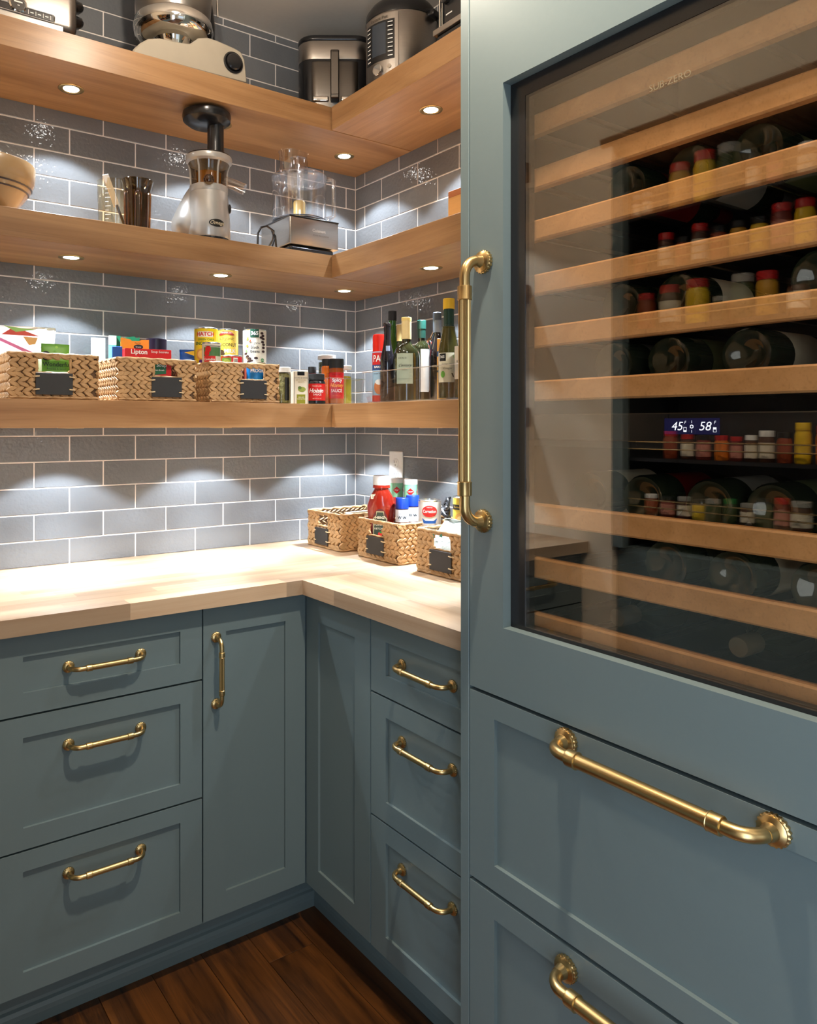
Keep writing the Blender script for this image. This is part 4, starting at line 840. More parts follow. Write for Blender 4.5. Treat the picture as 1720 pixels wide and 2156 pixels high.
VT = bottle('vinegar_bottle', 'clear vinegar bottle with yellow cap, green collar and leafy label', -0.283, -0.827, b3, 0.0290, 0.268, [(0.94, 0), (1, 0.01), (1, 0.46), (0.92, 0.53), (0.62, 0.68), (0.44, 0.76), (0.40, 0.80), (0.40, 0.97)], GLASS, liquid=(CLOIL, 0.72),
    cap=[(0.0155, 0.240, 0.268, col(214, 170, 40, 0.35)), (0.0138, 0.195, 0.241, col(20, 52, 40, 0.35))], lab=(0.066, 0.044, 0.122, col(216, 208, 180, 0.55)),
    items=[('r', -0.028, -0.008, 0.100, 0.120, BK), ('t', '365', -0.018, 0.111, 0.0095, WH, {'bold': 0.02}), ('t', 'Golden Italian', -0.002, 0.092, 0.0062, BK, {'shear': 0.2}), ('t', 'Vinegar', -0.004, 0.081, 0.0085, BK, {'shear': 0.2}), ('e', -0.016, 0.065, 0.006, 0.009, col(90, 160, 50)), ('e', 0.020, 0.112, 0.009, 0.008, col(130, 190, 70)), ('e', 0.026, 0.052, 0.005, 0.005, col(130, 180, 60)), ('p', [(.006, .068), (.010, .068), (.014, .056), (.010, .058)], BK)])
bottle('vinegar_bottle', 'clear bottle with pale label at the edge of the tall panel', -0.284, -0.885, b3, 0.0260, 0.225, [(0.94, 0), (1, 0.01), (1, 0.50), (0.9, 0.58), (0.5, 0.75), (0.42, 0.80), (0.42, 0.97)], GLASS, liquid=(CLOIL, 0.55), cap=[(0.0125, 0.196, 0.225, col(206, 176, 96, 0.35, 0.3))], lab=(0.058, 0.05, 0.135, col(220, 208, 186, 0.5)), items=[('t', 'CIDER\nVINEGAR', 0, 0.10, 0.010, BK)])

# ------------------------------------------------------------------ in the worktop baskets
c0 = CT+0.005
t = thing('ketchup_bottle', 'red ketchup bottle with white cap standing in the middle worktop basket', 'bottle', (-0.205, -0.430, c0), face(-0.205, -0.43)-0.15)
def oval(prof, k=0.62, seg=32):
    return MB().loft([[(r*math.cos(2*PI*i/seg), r*(k if z < 0.150 else min(1.0, k+(z-0.150)/0.055*(1-k)))*math.sin(2*PI*i/seg), z) for i in range(seg)] for r, z in prof])
KET = bumpy('ketchup_red', (0.30, 0.018, 0.008), 0.12, 25, 0.1, var=0.1, coat=0.4)
part('bottle_body', oval([(0.040, 0), (0.045, 0.004), (0.046, 0.05), (0.0425, 0.075), (0.0425, 0.110), (0.046, 0.145), (0.046, 0.155), (0.036, 0.185), (0.027, 0.200), (0.023, 0.207), (0.023, 0.210), (0.028, 0.212), (0.028, 0.217), (0.026, 0.221)]), KET, t)
part('cap', oval([(0.0265, 0.221), (0.0265, 0.247), (0.0245, 0.250)], 1.0), WH, t)
deco(t, Wrap(d=0.0292), [('e', 0, 0.092, 0.027, 0.056, col(90, 30, 30)), ('p', [(-.022, .050), (.022, .050), (.022, .118), (.012, .128), (.012, .140), (-.012, .140), (-.012, .128), (-.022, .118)], col(170, 160, 120)), ('p', [(-.019, .052), (.019, .052), (.019, .116), (.010, .126), (.010, .137), (-.010, .137), (-.010, .126), (-.019, .116)], col(50, 60, 46)), ('t', 'HEINZ', 0, 0.120, 0.0115, CREAM, {'bold': 0.02, 'sx': 0.9}), ('t', 'TOMATO', 0, 0.098, 0.0090, CREAM), ('t', 'KETCHUP', 0, 0.086, 0.0080, CREAM), ('e', 0, 0.068, 0.007, 0.008, col(180, 40, 30)), ('e', 0.004, 0.075, 0.005, 0.003, GRN)])
deco(t, Wrap(d=0.0250), [('r', -0.030, 0.004, 0.178, 0.192, col(214, 200, 170)), ('t', '2', -0.024, 0.185, 0.009, BK)])
def shaker_tin(x, y, lab):
    t = can_('cheese_shaker', lab, x, y, c0, 0.0215, 0.222, col(140, 200, 160, 0.4), [('p', [(-.013, .195), (0, .207), (.013, .195), (0, .183)], RED), ('t', 'KRAFT', 0, 0.195, 0.0062, WH), ('p', [(.022, .195), (.033, .207), (.044, .195), (.033, .183)], RED), ('r', -.04, .04, 0.10, 0.172, col(200, 50, 40))], cat='canister')
    part('lid', MB().lathe([(0.0225, 0.218), (0.0225, 0.232), (0.021, 0.234)], 24), WH, t)
shaker_tin(-0.090, -0.363, 'green grated cheese canister with red diamond, directly under the outlet')
shaker_tin(-0.095, -0.440, 'green grated cheese canister with red diamond, right of the outlet')
for x, y, h, l in ((-0.178, -0.500, 0.184, 'blue-lidded seasoning jar at the front, beside the ketchup bottle'), (-0.140, -0.505, 0.190, 'blue-lidded seasoning jar at the back, beside the evaporated milk tin')):
    jar('seasoning_jar', l, x, y, c0, 0.0205, h, col(90, 40, 24, 0.4), col(12, 44, 130, 0.35), lidh=0.032, neck=0.93, lidR=0.0205, glass=False, lab=(0.110, h-0.036, col(216, 218, 222, 0.5)),
        items=[('t', 'SAZON', 0, h-0.048, 0.005, BK), ('t', 'W W', 0, h-0.060, 0.012, BK, {'bold': 0.03})])
can_('food_tin', 'plain tin in the worktop basket, standing under the evaporated milk tin', -0.140, -0.568, c0, 0.032, 0.100, col(120, 60, 40), ())
can_('milk_tin', 'white evaporated milk tin with red and blue label in the worktop basket', -0.140, -0.585, c0+0.1005, 0.0345, 0.083, col(232, 228, 220, 0.4),
    [('e', 0, 0.050, 0.024, 0.0175, col(200, 34, 30)), ('t', 'Carnation', 0, 0.050, 0.0125, WH, {'bold': 0.02, 'sx': 0.8}), ('t', 'NESTLE', 0, 0.062, 0.005, WH), ('p', [(-.024, .030), (-.012, .022), (.012, .022), (.024, .030), (.018, .014), (-.018, .014)], col(30, 90, 170))])
t = thing('black_cable', 'bundled black cable squeezed between the milk tin and the fried onion tin', 'cable', (-0.13, -0.640, c0))
mm = MB()
for i in range(4):
    P = [(0.012*math.cos(a*0.7+i), -0.014+0.018*math.sin(a+i*0.8), 0.175+0.018*math.cos(a)-i*0.016) for a in [k*2*PI/14 for k in range(15)]]; mm.tube(P, 0.0035, 7)
mm.tube([(0.0, -0.012, 0.0), (0.004, -0.012, 0.06), (0.0, -0.014, 0.14), (0.008, -0.014, 0.19)], 0.0035, 7); part('cord', mm, BLACKP, t)
can_('food_tin', 'plain tin in the end worktop basket, standing under the fried onion tin', -0.125, -0.718, c0, 0.030, 0.110, col(120, 60, 40), ())
can_('fried_onion_tin', 'yellow fried onion tin with black banner beside the tall panel', -0.125, -0.716, c0+0.1105, 0.0300, 0.092, col(226, 190, 70, 0.4),
    [('r', -0.042, 0.042, 0.055, 0.070, BK), ('t', 'Golden Fried Onions', 0, 0.0625, 0.0078, col(240, 200, 90), {'sx': 0.9}), ('e', 0, 0.028, 0.028, 0.020, col(214, 150, 70)), ('e', -0.006, 0.030, 0.012, 0.008, col(240, 200, 130)), ('e', 0.010, 0.024, 0.010, 0.008, col(180, 110, 50))], cat='can')
POLY = bumpy('thin_plastic_bag', (0.60, 0.68, 0.66), 0.18, 26, 0.9, var=0.25, coat=0.3, dist=0.01)
bag('produce_bag', 'pale green-tinted plastic produce bag bulging from the end worktop basket', -0.185, -0.775, c0, 0.135, 0.17, 0.142, POLY, [('p', [(-.035, .10), (-.02, .112), (-.022, .098)], col(60, 130, 110)), ('p', [(.0, .105), (.012, .118), (.014, .104)], col(60, 130, 110))], seed=31, crease=0.012, rz=-PI/2)
for i, (dx, dy) in enumerate(((-0.245, -0.800), (-0.240, -0.742))):
    t = thing('bread_roll', 'tan bread roll in the produce bag, %s' % ['toward the tall panel', 'toward the corner'][i], 'bread', (dx, dy, c0)); 
    part('crust', MB().ell((0, 0, 0.055), (0.018, 0.026, 0.022)), col(176, 130, 80, 0.5), t)
bag('paper_bag', 'crumpled white paper bag inside the worktop basket nearest the corner', -0.13, -0.215, c0, 0.13, 0.16, 0.112, col(240, 232, 214, 0.6), seed=33, crease=0.010, rz=0)
# wall outlet
t = thing('wall_outlet', 'white double wall outlet on the right tile wall above the baskets', 'outlet', (0, -0.2515, 1.160), -PI/2)
part('cover_plate', MB().box(-0.0375, 0.0375, -0.006, 0.0, 0.0, 0.122), WHITEP, t, bevel=0.002, smooth=False)
for z in (0.040, 0.082):
    f_ = part('socket', MB().lathe([(0.0165, 0), (0.0165, 0.0015), (0.0155, 0.002)], 24, Matrix.Translation((0, -0.006, z)) @ Matrix.Rotation(PI/2, 4, 'X')), WHITEP, t)
    part('slots', MB().box(-0.0075, -0.0055, -0.0083, -0.0079, z-0.001, z+0.008).box(0.0055, 0.0070, -0.0083, -0.0079, z, z+0.007).lathe([(0.0022, 0), (0.0022, 0.0004)], 10, Matrix.Translation((0, -0.0079, z-0.008)) @ Matrix.Rotation(PI/2, 4, 'X')), BLACKM, f_, smooth=False)
# ------------------------------------------------------------------ middle shelf
s2 = SZ[1][1]
STONE = bumpy('tan_stoneware', (0.38, 0.245, 0.12), 0.25, 30, 0.05, coat=0.4)
t = thing('mixing_bowl', 'large tan stoneware mixing bowl with dark stripes at the left of the middle shelf', 'bowl', (-1.322, -0.185, s2))
part('bowl_body', MB().lathe([(0.060, 0), (0.064, 0.004), (0.075, 0.020), (0.098, 0.048), (0.116, 0.074), (0.124, 0.090), (0.126, 0.094), (0.128, 0.110), (0.129, 0.135), (0.127, 0.139), (0.122, 0.139), (0.120, 0.130), (0.112, 0.080), (0.07, 0.020), (0.0005, 0.012)], 48), STONE, t)
for z, r in ((0.066, 0.1105), (0.078, 0.1182)): part('stripe', MB().lathe([(r, z-0.0018), (r+0.0028, z+0.0018)], 48, cap=False), col(50, 40, 50, 0.3), t)
SMOKE = thin_glass('smoked_clear_plastic', (0.50, 0.40, 0.28), 1.5, 1.6, 0.05)
PALEG = thin_glass('pale_amber_plastic', (0.90, 0.82, 0.66), 1.5, 1.8, 0.05)
t = thing('measuring_jug', 'clear plastic measuring jug with a white-handled spatula in it', 'jug', (-0.966, -0.165, s2), face(-0.966, -0.165))
part('jug_body', MB().lathe([(0.046, 0), (0.048, 0.004), (0.052, 0.155), (0.0535, 0.158)], 32, cap=False), PALEG, t)
part('jug_base', MB().lathe([(0.046, 0.0005), (0.046, 0.003)], 32), PALEG, t)
deco(t, Wrap(0.0515), [('r', -0.030+0.0, -0.030+(0.016 if i % 2 == 0 else 0.010), 0.030+0.012*i, 0.0312+0.012*i, WH) for i in range(9)], names=('scale_marks', 'lettering'))
t = thing('spatula', 'white spatula leaning in the clear measuring jug', 'spatula', (-0.966, -0.165, s2))
part('handle', MB().tube([(0.040, 0.0, 0.006), (-0.005, -0.022, 0.090)], 0.004, 8), col(70, 60, 50, 0.4), t)
part('head', MB().add(*(lambda a, b, w, n: ([tuple(Vector(p)+Vector(q)) for p in (a, b) for q in ((w[0], w[1], w[2]), (-w[0], -w[1], -w[2]), (-w[0]+n[0], -w[1]+n[1], -w[2]+n[2]), (w[0]+n[0], w[1]+n[1], w[2]+n[2]))], [(0, 1, 2, 3), (7, 6, 5, 4), (0, 4, 5, 1), (1, 5, 6, 2), (2, 6, 7, 3), (3, 7, 4, 0)]))((-0.002, -0.020, 0.086), (-0.042, -0.040, 0.166), (0.008, 0.0, 0.003), (0.0, 0.006, 0.0))), WHITEP, t, bevel=0.001)
t = thing('plastic_tumbler', 'smoked brown plastic tumbler in front of the measuring jug', 'tumbler', (-0.926, -0.232, s2))
part('tumbler_body', MB().lathe([(0.030, 0), (0.033, 0.003), (0.036, 0.105), (0.0375, 0.125), (0.043, 0.148), (0.0445, 0.152), (0.0435, 0.154), (0.040, 0.148), (0.034, 0.120), (0.030, 0.006)], 32, cap=False), SMOKE, t)
RIBM = thin_glass('amber_edge', (0.80, 0.50, 0.26), 1.5, 3.0, 0.1)
for k in range(6):
    a = 2*PI*k/6+0.25; ps = [((0.0345+0.003*q)*math.cos(a+da), (0.0345+0.003*q)*math.sin(a+da), 0.004+q*0.112) for da, q in ((-0.22, 0), (-0.22, 0.93), (-0.14, 1.0), (0.14, 1.0), (0.22, 0.93), (0.22, 0))]
    part('rib', MB().tube(ps, 0.0022, 6), RIBM, t)
# juicer
SILV = bumpy('silver_plastic', (0.46, 0.44, 0.41), 0.28, 80, 0.02, metal=0.35, coat=0.3)
AMB = bumpy('amber_strainer', (0.60, 0.30, 0.03), 0.25, 80, 0.3, coat=0.4)
t = thing('juicer', 'silver upright juicer with black feed chute reaching up to the top shelf', 'juicer', (-0.712, -0.245, s2), face(-0.712, -0.245))
part('foot', MB().lathe([(0.060, 0), (0.063, 0.002), (0.063, 0.012)], 36), BLACKP, t)
bd = MB().lathe([(0.062, 0.012), (0.0645, 0.016), (0.0635, 0.06), (0.060, 0.11), (0.056, 0.150), (0.056, 0.168), (0.054, 0.170)], 40)
part('body', bd, SILV, t)
mb_ = MB(); mb_.loft([[(-0.030+rx*math.cos(2*PI*k/28), 0.030+ry*math.sin(2*PI*k/28), z) for k in range(28)] for rx, ry, z in ((0.050, 0.045, 0.006), (0.068, 0.060, 0.020), (0.082, 0.070, 0.050), (0.080, 0.068, 0.075), (0.062, 0.055, 0.115), (0.044, 0.040, 0.150), (0.030, 0.03, 0.172), (0.02, 0.02, 0.178))])
part('motor_housing', mb_, SILV, t)
part('seam_band', MB().lathe([(0.0565, 0.150), (0.0570, 0.152), (0.0570, 0.168), (0.0555, 0.169)], 40), SILV, t)
part('juicing_bowl', MB().lathe([(0.051, 0.168), (0.052, 0.200), (0.055, 0.222), (0.062, 0.240)], 40, cap=False), SMOKE, t)
st = part('strainer', MB().lathe([(0.036, 0.172), (0.038, 0.212)], 24, None, lambda i, k: 1.0 if k % 2 else 0.93), AMB, t)
for k in range(6): part('bowl_rib', MB().tube([(0.0525*math.cos(a), 0.0525*math.sin(a), 0.170) if q == 0 else (0.0545*math.cos(a), 0.0545*math.sin(a), 0.218) if q == 1 else (0.061*math.cos(a), 0.061*math.sin(a), 0.238) for a in [2*PI*k/6-PI/2+0.5] for q in (0, 1, 2)], 0.0030, 6), SILV, t)
part('drip_nozzle', MB().ell((0, -0.058, 0.176), (0.016, 0.012, 0.016)), SMOKE, t)
part('collar', MB().lathe([(0.060, 0.236), (0.068, 0.242), (0.0695, 0.252), (0.068, 0.257), (0.060, 0.258)], 44), SILV, t)
part('lid', MB().lathe([(0.067, 0.257), (0.064, 0.262), (0.050, 0.268), (0.030, 0.271)], 40), BLACKP, t)
part('feed_chute', MB().lathe([(0.026, 0.262), (0.0245, 0.300), (0.0245, 0.350), (0.030, 0.362)], 30, Matrix.Translation((0.020, 0, 0))), BLACKP, t)
part('hopper', MB().lathe([(0.032, 0.350), (0.055, 0.355), (0.070, 0.366), (0.0725, 0.378), (0.071, 0.388), (0.066, 0.391), (0.060, 0.386), (0.03, 0.372)], 44, Matrix.Translation((-0.006, 0, 0))), BLACKP, t)
part('juice_spout', MB().cyl((0.045, -0.010, 0.190), (0.105, -0.022, 0.163), 0.0145, 20, 0.0165), thin_glass('spout_plastic', (0.93, 0.85, 0.78), 1.5, 2.5, 0.05), t)
part('power_button', MB().ell((0.0615, -0.014, 0.105), (0.005, 0.010, 0.014)), BLACKP, t)
deco(t, Wrap(0.0640), [('e', 0.024, 0.050, 0.024, 0.0115, BK), ('e', 0.024, 0.050, 0.0225, 0.0102, col(30, 28, 24, 0.3)), ('t', 'Omega', 0.024, 0.050, 0.0150, col(205, 190, 160, 0.3), {'shear': 0.35, 'bold': 0.01})], lift0=0.0012)
# food processor
CLR = thin_glass('clear_bowl_plastic', (0.93, 0.93, 0.945), 1.5, 5.0, 0.06)
t = thing('food_processor', 'food processor with clear bowl on a square stainless base', 'food processor', (-0.372, -0.205, s2), 0.0)
part('foot', MB().rbox(-0.086, 0.078, -0.088, 0.075, 0.0, 0.026, 0.008), BLACKP, t)
part('base_housing', MB().rbox(-0.092, 0.092, -0.095, 0.095, 0.027, 0.112, 0.006, 0.002), STEEL, t, ang=50)
part('base_top', MB().box(-0.0925, 0.0925, -0.0955, 0.0955, 0.1121, 0.117), BLACKP, t, bevel=0.001, smooth=False)
part('base_rim', MB().lathe([(0.088, 0.117), (0.090, 0.122), (0.084, 0.126), (0.060, 0.127)], 44), BLACKP, t)
part('bowl', MB().lathe([(0.086, 0.126), (0.088, 0.132), (0.088, 0.262), (0.0895, 0.264)], 44, cap=False), CLR, t)
part('bowl_bottom', MB().lathe([(0.085, 0.1275), (0.085, 0.129)], 44), CLR, t)
part('bowl_lid', MB().lathe([(0.0895, 0.258), (0.092, 0.262), (0.092, 0.270), (0.084, 0.278), (0.05, 0.281)], 44), CLR, t)
part('stem', MB().lathe([(0.026, 0.129), (0.022, 0.138), (0.0195, 0.142), (0.0195, 0.190), (0.0175, 0.194)], 28), col(226, 190, 110, 0.4), t)
part('feed_tube', MB().lathe([(0.050, 0.276), (0.050, 0.340), (0.0535, 0.346), (0.0535, 0.349)], 36, Matrix.Translation((-0.022, 0.0, 0))@Matrix.Diagonal((1, 0.7, 1, 1)), cap=False), CLR, t)
part('small_pusher', MB().lathe([(0.022, 0.240), (0.023, 0.330), (0.027, 0.334)], 24, Matrix.Translation((-0.006, 0.0, 0))), CLR, t)
part('lid_knob', MB().lathe([(0.006, 0.200), (0.011, 0.206), (0.006, 0.214), (0.012, 0.222), (0.004, 0.236)], 20, Matrix.Translation((-0.020, 0.0, 0))), CLR, t)
part('bowl_handle', MB().tube([(0.070, -0.062, 0.262), (0.082, -0.078, 0.256), (0.083, -0.080, 0.140), (0.070, -0.062, 0.132)], 0.0085, 12), CLR, t)
part('bowl_rim_line', MB().lathe([(0.0885, 0.1265), (0.0895, 0.128), (0.0885, 0.1295)], 44, cap=False), col(90, 95, 105, 0.15), t)
deco(t, Wrap(d=0.0955), [('t', 'Cuisinart', 0.015, 0.078, 0.0135, col(215, 205, 195, 0.3), {'bold': 0.01}), ('t', 'FOOD PROCESSOR', 0.022, 0.063, 0.0070, col(110, 95, 85, 0.3))])
part('power_cord', MB().tube([(-0.092, 0.04, 0.02), (-0.125, 0.0, 0.012), (-0.130, -0.055, 0.040), (-0.138, -0.075, 0.062), (-0.165, -0.080, 0.072), (-0.185, -0.080, 0.066), (-0.196, -0.080, 0.045), (-0.200, -0.085, 0.004)], 0.0032, 8), BLACKP, t)
part('power_cord', MB().tube([(-0.100, 0.03, 0.004), (-0.112, -0.045, 0.020), (-0.124, -0.060, 0.050), (-0.140, -0.065, 0.068), (-0.132, -0.070, 0.040), (-0.150, -0.085, 0.010)], 0.0032, 8), BLACKP, t)
t = thing('wooden_block', 'two-tone wooden block at the panel end of the middle shelf', 'block', (-0.22, -0.755, s2), -PI/2)
part('block_body', MB().box(0, 0.16, 0, 0.12, 0, 0.094), wood('pale_block_wood', (0.62, 0.32, 0.10), (0.74, 0.42, 0.15), 'x', 1.0), t, bevel=0.001, smooth=False)
part('block_top', MB().box(0, 0.16, 0, 0.12, 0.0941, 0.112), wood('red_block_wood', (0.42, 0.14, 0.05), (0.52, 0.20, 0.07), 'x', 1.0), t, bevel=0.001, smooth=False)

# ------------------------------------------------------------------ top shelf
s1 = SZ[2][1]
t = thing('toaster', 'long stainless toaster with dial and black end levers, far left of the top shelf', 'toaster', (-1.300, -0.215, s1))
part('body', MB().rbox(-0.200, 0.190, -0.093, 0.093, 0.010, 0.195, 0.026, 0.020, 6), TOAST, t, ang=50)
part('base_plate', MB().rbox(-0.196, 0.186, -0.095, 0.089, 0.0, 0.012, 0.024, 0.002, 6), BLACKP, t)
part('lower_trim', MB().box(-0.196, 0.150, -0.0955, -0.0925, 0.004, 0.022), STEEL, t, bevel=0.001, smooth=False)
pn = part('control_strip', MB().box(-0.040, 0.128, -0.0955, -0.0925, 0.0265, 0.043), col(40, 34, 30, 0.3), t, bevel=0.0015, smooth=False)
part('strip_trim', MB().tube([(-0.02, -0.096, 0.0255), (0.125, -0.096, 0.0255), (0.129, -0.096, 0.029), (0.129, -0.096, 0.041), (0.125, -0.096, 0.044), (-0.02, -0.096, 0.044)], 0.0011, 6), CHROME, t)
d_ = part('dial', MB().lathe([(0.0215, 0), (0.0215, 0.004), (0.018, 0.006), (0.017, 0.0045)], 32, Matrix.Translation((0.040, -0.0925, 0.047)) @ Matrix.Rotation(PI/2, 4, 'X')), CHROME, t)
part('dial_face', MB().lathe([(0.0165, 0.0048), (0.016, 0.0058)], 28, Matrix.Translation((0.040, -0.0925, 0.047)) @ Matrix.Rotation(PI/2, 4, 'X')), col(60, 54, 48, 0.3), d_)
deco(t, Wrap(d=0.0990), [('r', 0.030, 0.050, 0.049, 0.0525, WH), ('r', 0.038, 0.043, 0.041, 0.043, WH)], names=('marks', 'lettering'))
deco(t, Wrap(d=0.0957), [('r', 0.064+0.018*i, 0.0652+0.018*i, 0.029, 0.0405, WH) for i in range(4)]+[('r', 0.069+0.018*i, 0.077+0.018*i, 0.033, 0.0355, WH) for i in range(3)], names=('marks', 'lettering'))
for z in (0.098, 0.140):
    lv = MB(); K = 12
    lv.loft([[(0.186+q[0], 0.015+0.030*math.cos(2*PI*k/K)*q[1], z+0.014*math.sin(2*PI*k/K)*q[1]) for k in range(K)] for q in ((0.0, 1.0), (0.020, 1.0), (0.036, 0.85), (0.044, 0.4))]); part('lever', lv, BLACKP, t)
# stand mixer
CREAMP = bumpy('cream_enamel', (0.40, 0.35, 0.27), 0.3, 60, 0.03, coat=0.3)
t = thing('stand_mixer', 'cream stand mixer with black knob and big stainless bowl on the top shelf', 'mixer', (-0.792, -0.185, s1), 0)
ox = -0.792
pts = [(-0.968, 2.385), (-0.964, 2.397), (-0.946, 2.418), (-0.924, 2.436), (-0.89, 2.448), (-0.853, 2.451), (-0.82, 2.454), (-0.8, 2.458), (-0.785, 2.471), (-0.775, 2.481), (-0.746, 2.491), (-0.715, 2.491), (-0.656, 2.484), (-0.638, 2.479), (-0.626, 2.457), (-0.619, 2.398), (-0.619, 2.389)]
part('base', MB().prism([(a-ox, b-s1+0.004) for a, b in pts], -0.128, 0.10), CREAMP, t, bevel=0.004, ang=40)
part('base_foot', MB().box(-0.172, 0.170, -0.124, 0.096, 0.0, 0.0045), TIN, t, smooth=False)
part('knob', MB().lathe([(0.0310, 0), (0.0310, 0.003), (0.0270, 0.004), (0.0245, 0.0015), (0.0240, 0.010), (0.0200, 0.0135), (0.010, 0.0145)], 36, Matrix.Translation((0.1265, -0.1285, 0.0575)) @ Matrix.Rotation(PI/2, 4, 'X')), BLACKP, t)
part('bowl_foot', MB().lathe([(0.052, 0.070), (0.054, 0.100), (0.064, 0.122), (0.084, 0.132)], 44, Matrix.Translation((-0.015, -0.02, 0))), CHROME, t)
part('bowl_ring', MB().lathe([(0.078, 0.118), (0.098, 0.122), (0.112, 0.136), (0.117, 0.155), (0.113, 0.176), (0.106, 0.184)], 48, Matrix.Translation((-0.015, -0.02, 0))), CHROME, t)
part('bowl', MB().lathe([(0.103, 0.182), (0.108, 0.200), (0.114, 0.270), (0.116, 0.310), (0.118, 0.312), (0.112, 0.310), (0.100, 0.190)], 48, Matrix.Translation((-0.015, -0.02, 0)), cap=False), STEEL, t)
part('arm', MB().tube([(0.12, 0.04, 0.09), (0.125, 0.04, 0.240), (0.110, 0.02, 0.285), (0.05, 0.0, 0.300)], [0.022, 0.020, 0.018, 0.016], 14), BLACKP, t)
part('dough_hook', MB().tube([(0.125, -0.02, 0.300), (0.128, -0.02, 0.240)], 0.0035, 8), CHROME, t)
# air fryer
DKS = bumpy('dark_steel', (0.16, 0.145, 0.13), 0.30, 60, 0.06, metal=1.0, stretch=(1, 1, 25), dist=0.0004)
t = thing('air_fryer', 'black and steel air fryer with front handle in the corner of the top shelf', 'air fryer', (-0.205, -0.165, s1), face(-0.205, -0.165))
part('body', MB().rbox(-0.122, 0.122, -0.118, 0.118, 0.004, 0.272, 0.055, 0.012, 8), BLACKP, t, ang=50)
part('steel_band', MB().rbox(-0.1225, 0.1225, -0.1190, 0.05, 0.196, 0.256, 0.056, 0.001, 8), STEEL, t, ang=50)
part('top_lid', MB().rbox(-0.1235, 0.1235, -0.120, 0.12, 0.257, 0.276, 0.056, 0.006, 8), BLACKP, t, ang=50)
part('top_knob', MB().lathe([(0.006, 0.276), (0.006, 0.286), (0.009, 0.289), (0.009, 0.302)], 18), CHROME, t)
part('basket_front', MB().rbox(-0.095, 0.095, -0.1235, -0.02, 0.012, 0.190, 0.040, 0.006, 8), DKS, t, ang=50)
hd = MB().box(-0.014, 0.014, -0.160, -0.148, 0.060, 0.208).box(-0.014, 0.014, -0.160, -0.122, 0.196, 0.208).box(-0.014, 0.014, -0.160, -0.122, 0.050, 0.064)
part('basket_handle', hd, DKS, t, bevel=0.003, smooth=False)
part('button', MB().rbox(-0.072, -0.020, -0.130, -0.120, 0.052, 0.070, 0.004), CHROME, t)
part('button', MB().rbox(0.020, 0.052, -0.130, -0.120, 0.052, 0.070, 0.004), CHROME, t)
# pressure cooker
t = thing('pressure_cooker', 'round stainless electric pressure cooker with control panel on the top shelf', 'pressure cooker', (-0.155, -0.470, s1), face(-0.155, -0.470)-0.62)
part('base_ring', MB().lathe([(0.100, 0), (0.106, 0.004), (0.110, 0.040), (0.1105, 0.044)], 48), BLACKP, t)
part('housing', MB().lathe([(0.1105, 0.043), (0.1125, 0.050), (0.1125, 0.240), (0.111, 0.244)], 56), STEEL, t)
part('lid', MB().lathe([(0.1135, 0.242), (0.1145, 0.252), (0.112, 0.270), (0.098, 0.290), (0.070, 0.300), (0.03, 0.303)], 48), BLACKP, t)
pw_ = Wrap(0.1135)
def curved(u0, u1, v0, v1, lift, mat, name, parent):
    n = 14; vs = []; 
    for i in range(n+1):
        u = u0+(u1-u0)*i/n
        for l_ in (lift, 0.0):
            vs += [pw_(u, v0, l_), pw_(u, v1, l_)]
    fs = []
    for i in range(n): a = 4*i; b = a+4; fs += [(a, b, b+1, a+1), (a+1, b+1, b+3, a+3), (a+2, a, b, b+2)]
    fs += [(0, 1, 3, 2), (4*n, 4*n+2, 4*n+3, 4*n+1)]
    return part(name, MB().add(vs, fs), mat, parent, smooth=False)
pn = curved(-0.060, 0.060, 0.030, 0.232, 0.007, STEEL, 'control_panel', t)
curved(-0.050, 0.050, 0.092, 0.212, 0.0078, BLACKP, 'screen_surround', pn)
curved(-0.024, 0.024, 0.110, 0.206, 0.0082, col(56, 64, 74, 0.2), 'screen', pn)
deco(pn, pw_, [('r', s_*0.038-0.007, s_*0.038+0.007, 0.100+0.0125*i, 0.103+0.0125*i, WH) for s_ in (-1, 1) for i in range(9)], lift0=0.0084, names=('marks', 'lettering'))
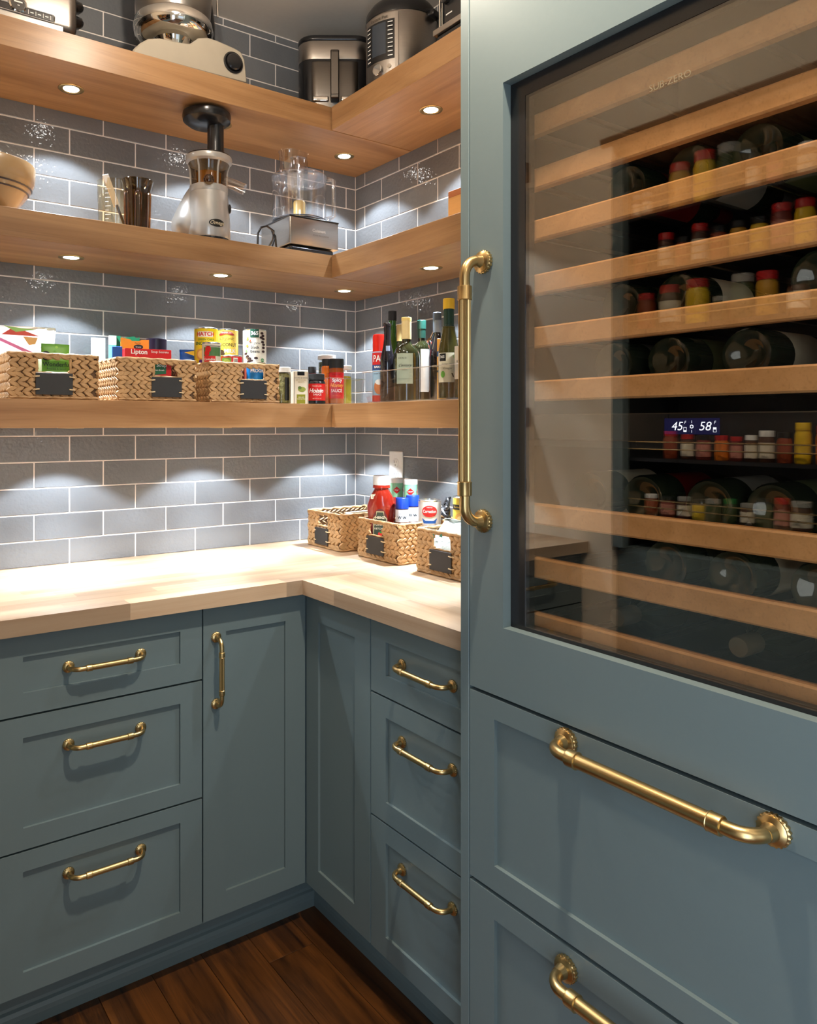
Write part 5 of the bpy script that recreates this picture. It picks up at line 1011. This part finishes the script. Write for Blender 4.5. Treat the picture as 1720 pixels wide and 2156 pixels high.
deco(pn, pw_, [('t', 'Instant Pot', 0.0, 0.221, 0.0135, col(90, 82, 72, 0.4), {'bold': 0.015})], lift0=0.0078)
kp = pw_(0.0, 0.064, 0.006); part('dial', MB().lathe([(0.0175, 0), (0.0170, 0.010), (0.0150, 0.0115)], 28, Matrix.Translation(kp) @ Matrix.Rotation(PI/2, 4, 'X')), CHROME, pn)
kp = pw_(0.034, 0.070, 0.006); part('button', MB().lathe([(0.0070, 0), (0.0065, 0.003)], 20, Matrix.Translation(kp) @ Matrix.Rotation(0.3, 4, 'Z') @ Matrix.Rotation(PI/2, 4, 'X')), CHROME, pn)
part('side_handle', MB().rbox(0.108, 0.135, -0.022, 0.022, 0.232, 0.250, 0.006), BLACKP, t)
# toaster oven
t = thing('toaster_oven', 'black and chrome toaster oven half hidden by the tall panel on the top shelf', 'oven', (-0.30, -0.782, s1), -PI/2)
part('tray', MB().box(0, 0.26, 0.0, 0.22, 0.0405, 0.056), STEEL, t, bevel=0.001, smooth=False)
part('feet', MB().box(0.006, 0.25, 0.01, 0.21, 0.0, 0.040), BLACKM, t, bevel=0.002, smooth=False)
part('body', MB().box(0.012, 0.255, 0.016, 0.22, 0.0565, 0.220), BLACKP, t, bevel=0.004, smooth=False)
part('front_trim', MB().tube([(0.016, 0.012, 0.060), (0.016, 0.012, 0.206), (0.028, 0.012, 0.214), (0.24, 0.012, 0.214)], 0.0035, 8).tube([(0.024, 0.013, 0.060), (0.024, 0.013, 0.200)], 0.0018, 8), CHROME, t)
part('switch', MB().box(0.030, 0.048, 0.004, 0.016, 0.118, 0.150).box(0.034, 0.044, -0.006, 0.006, 0.126, 0.142), BLACKM, t, bevel=0.002, smooth=False)
part('panel_marks', MB().box(0.036, 0.060, 0.0145, 0.0155, 0.086, 0.089).box(0.056, 0.066, 0.0145, 0.0155, 0.140, 0.144).box(0.056, 0.066, 0.0145, 0.0155, 0.128, 0.132).box(0.030, 0.080, 0.0145, 0.0155, 0.064, 0.066), WHITEP, t, smooth=False)
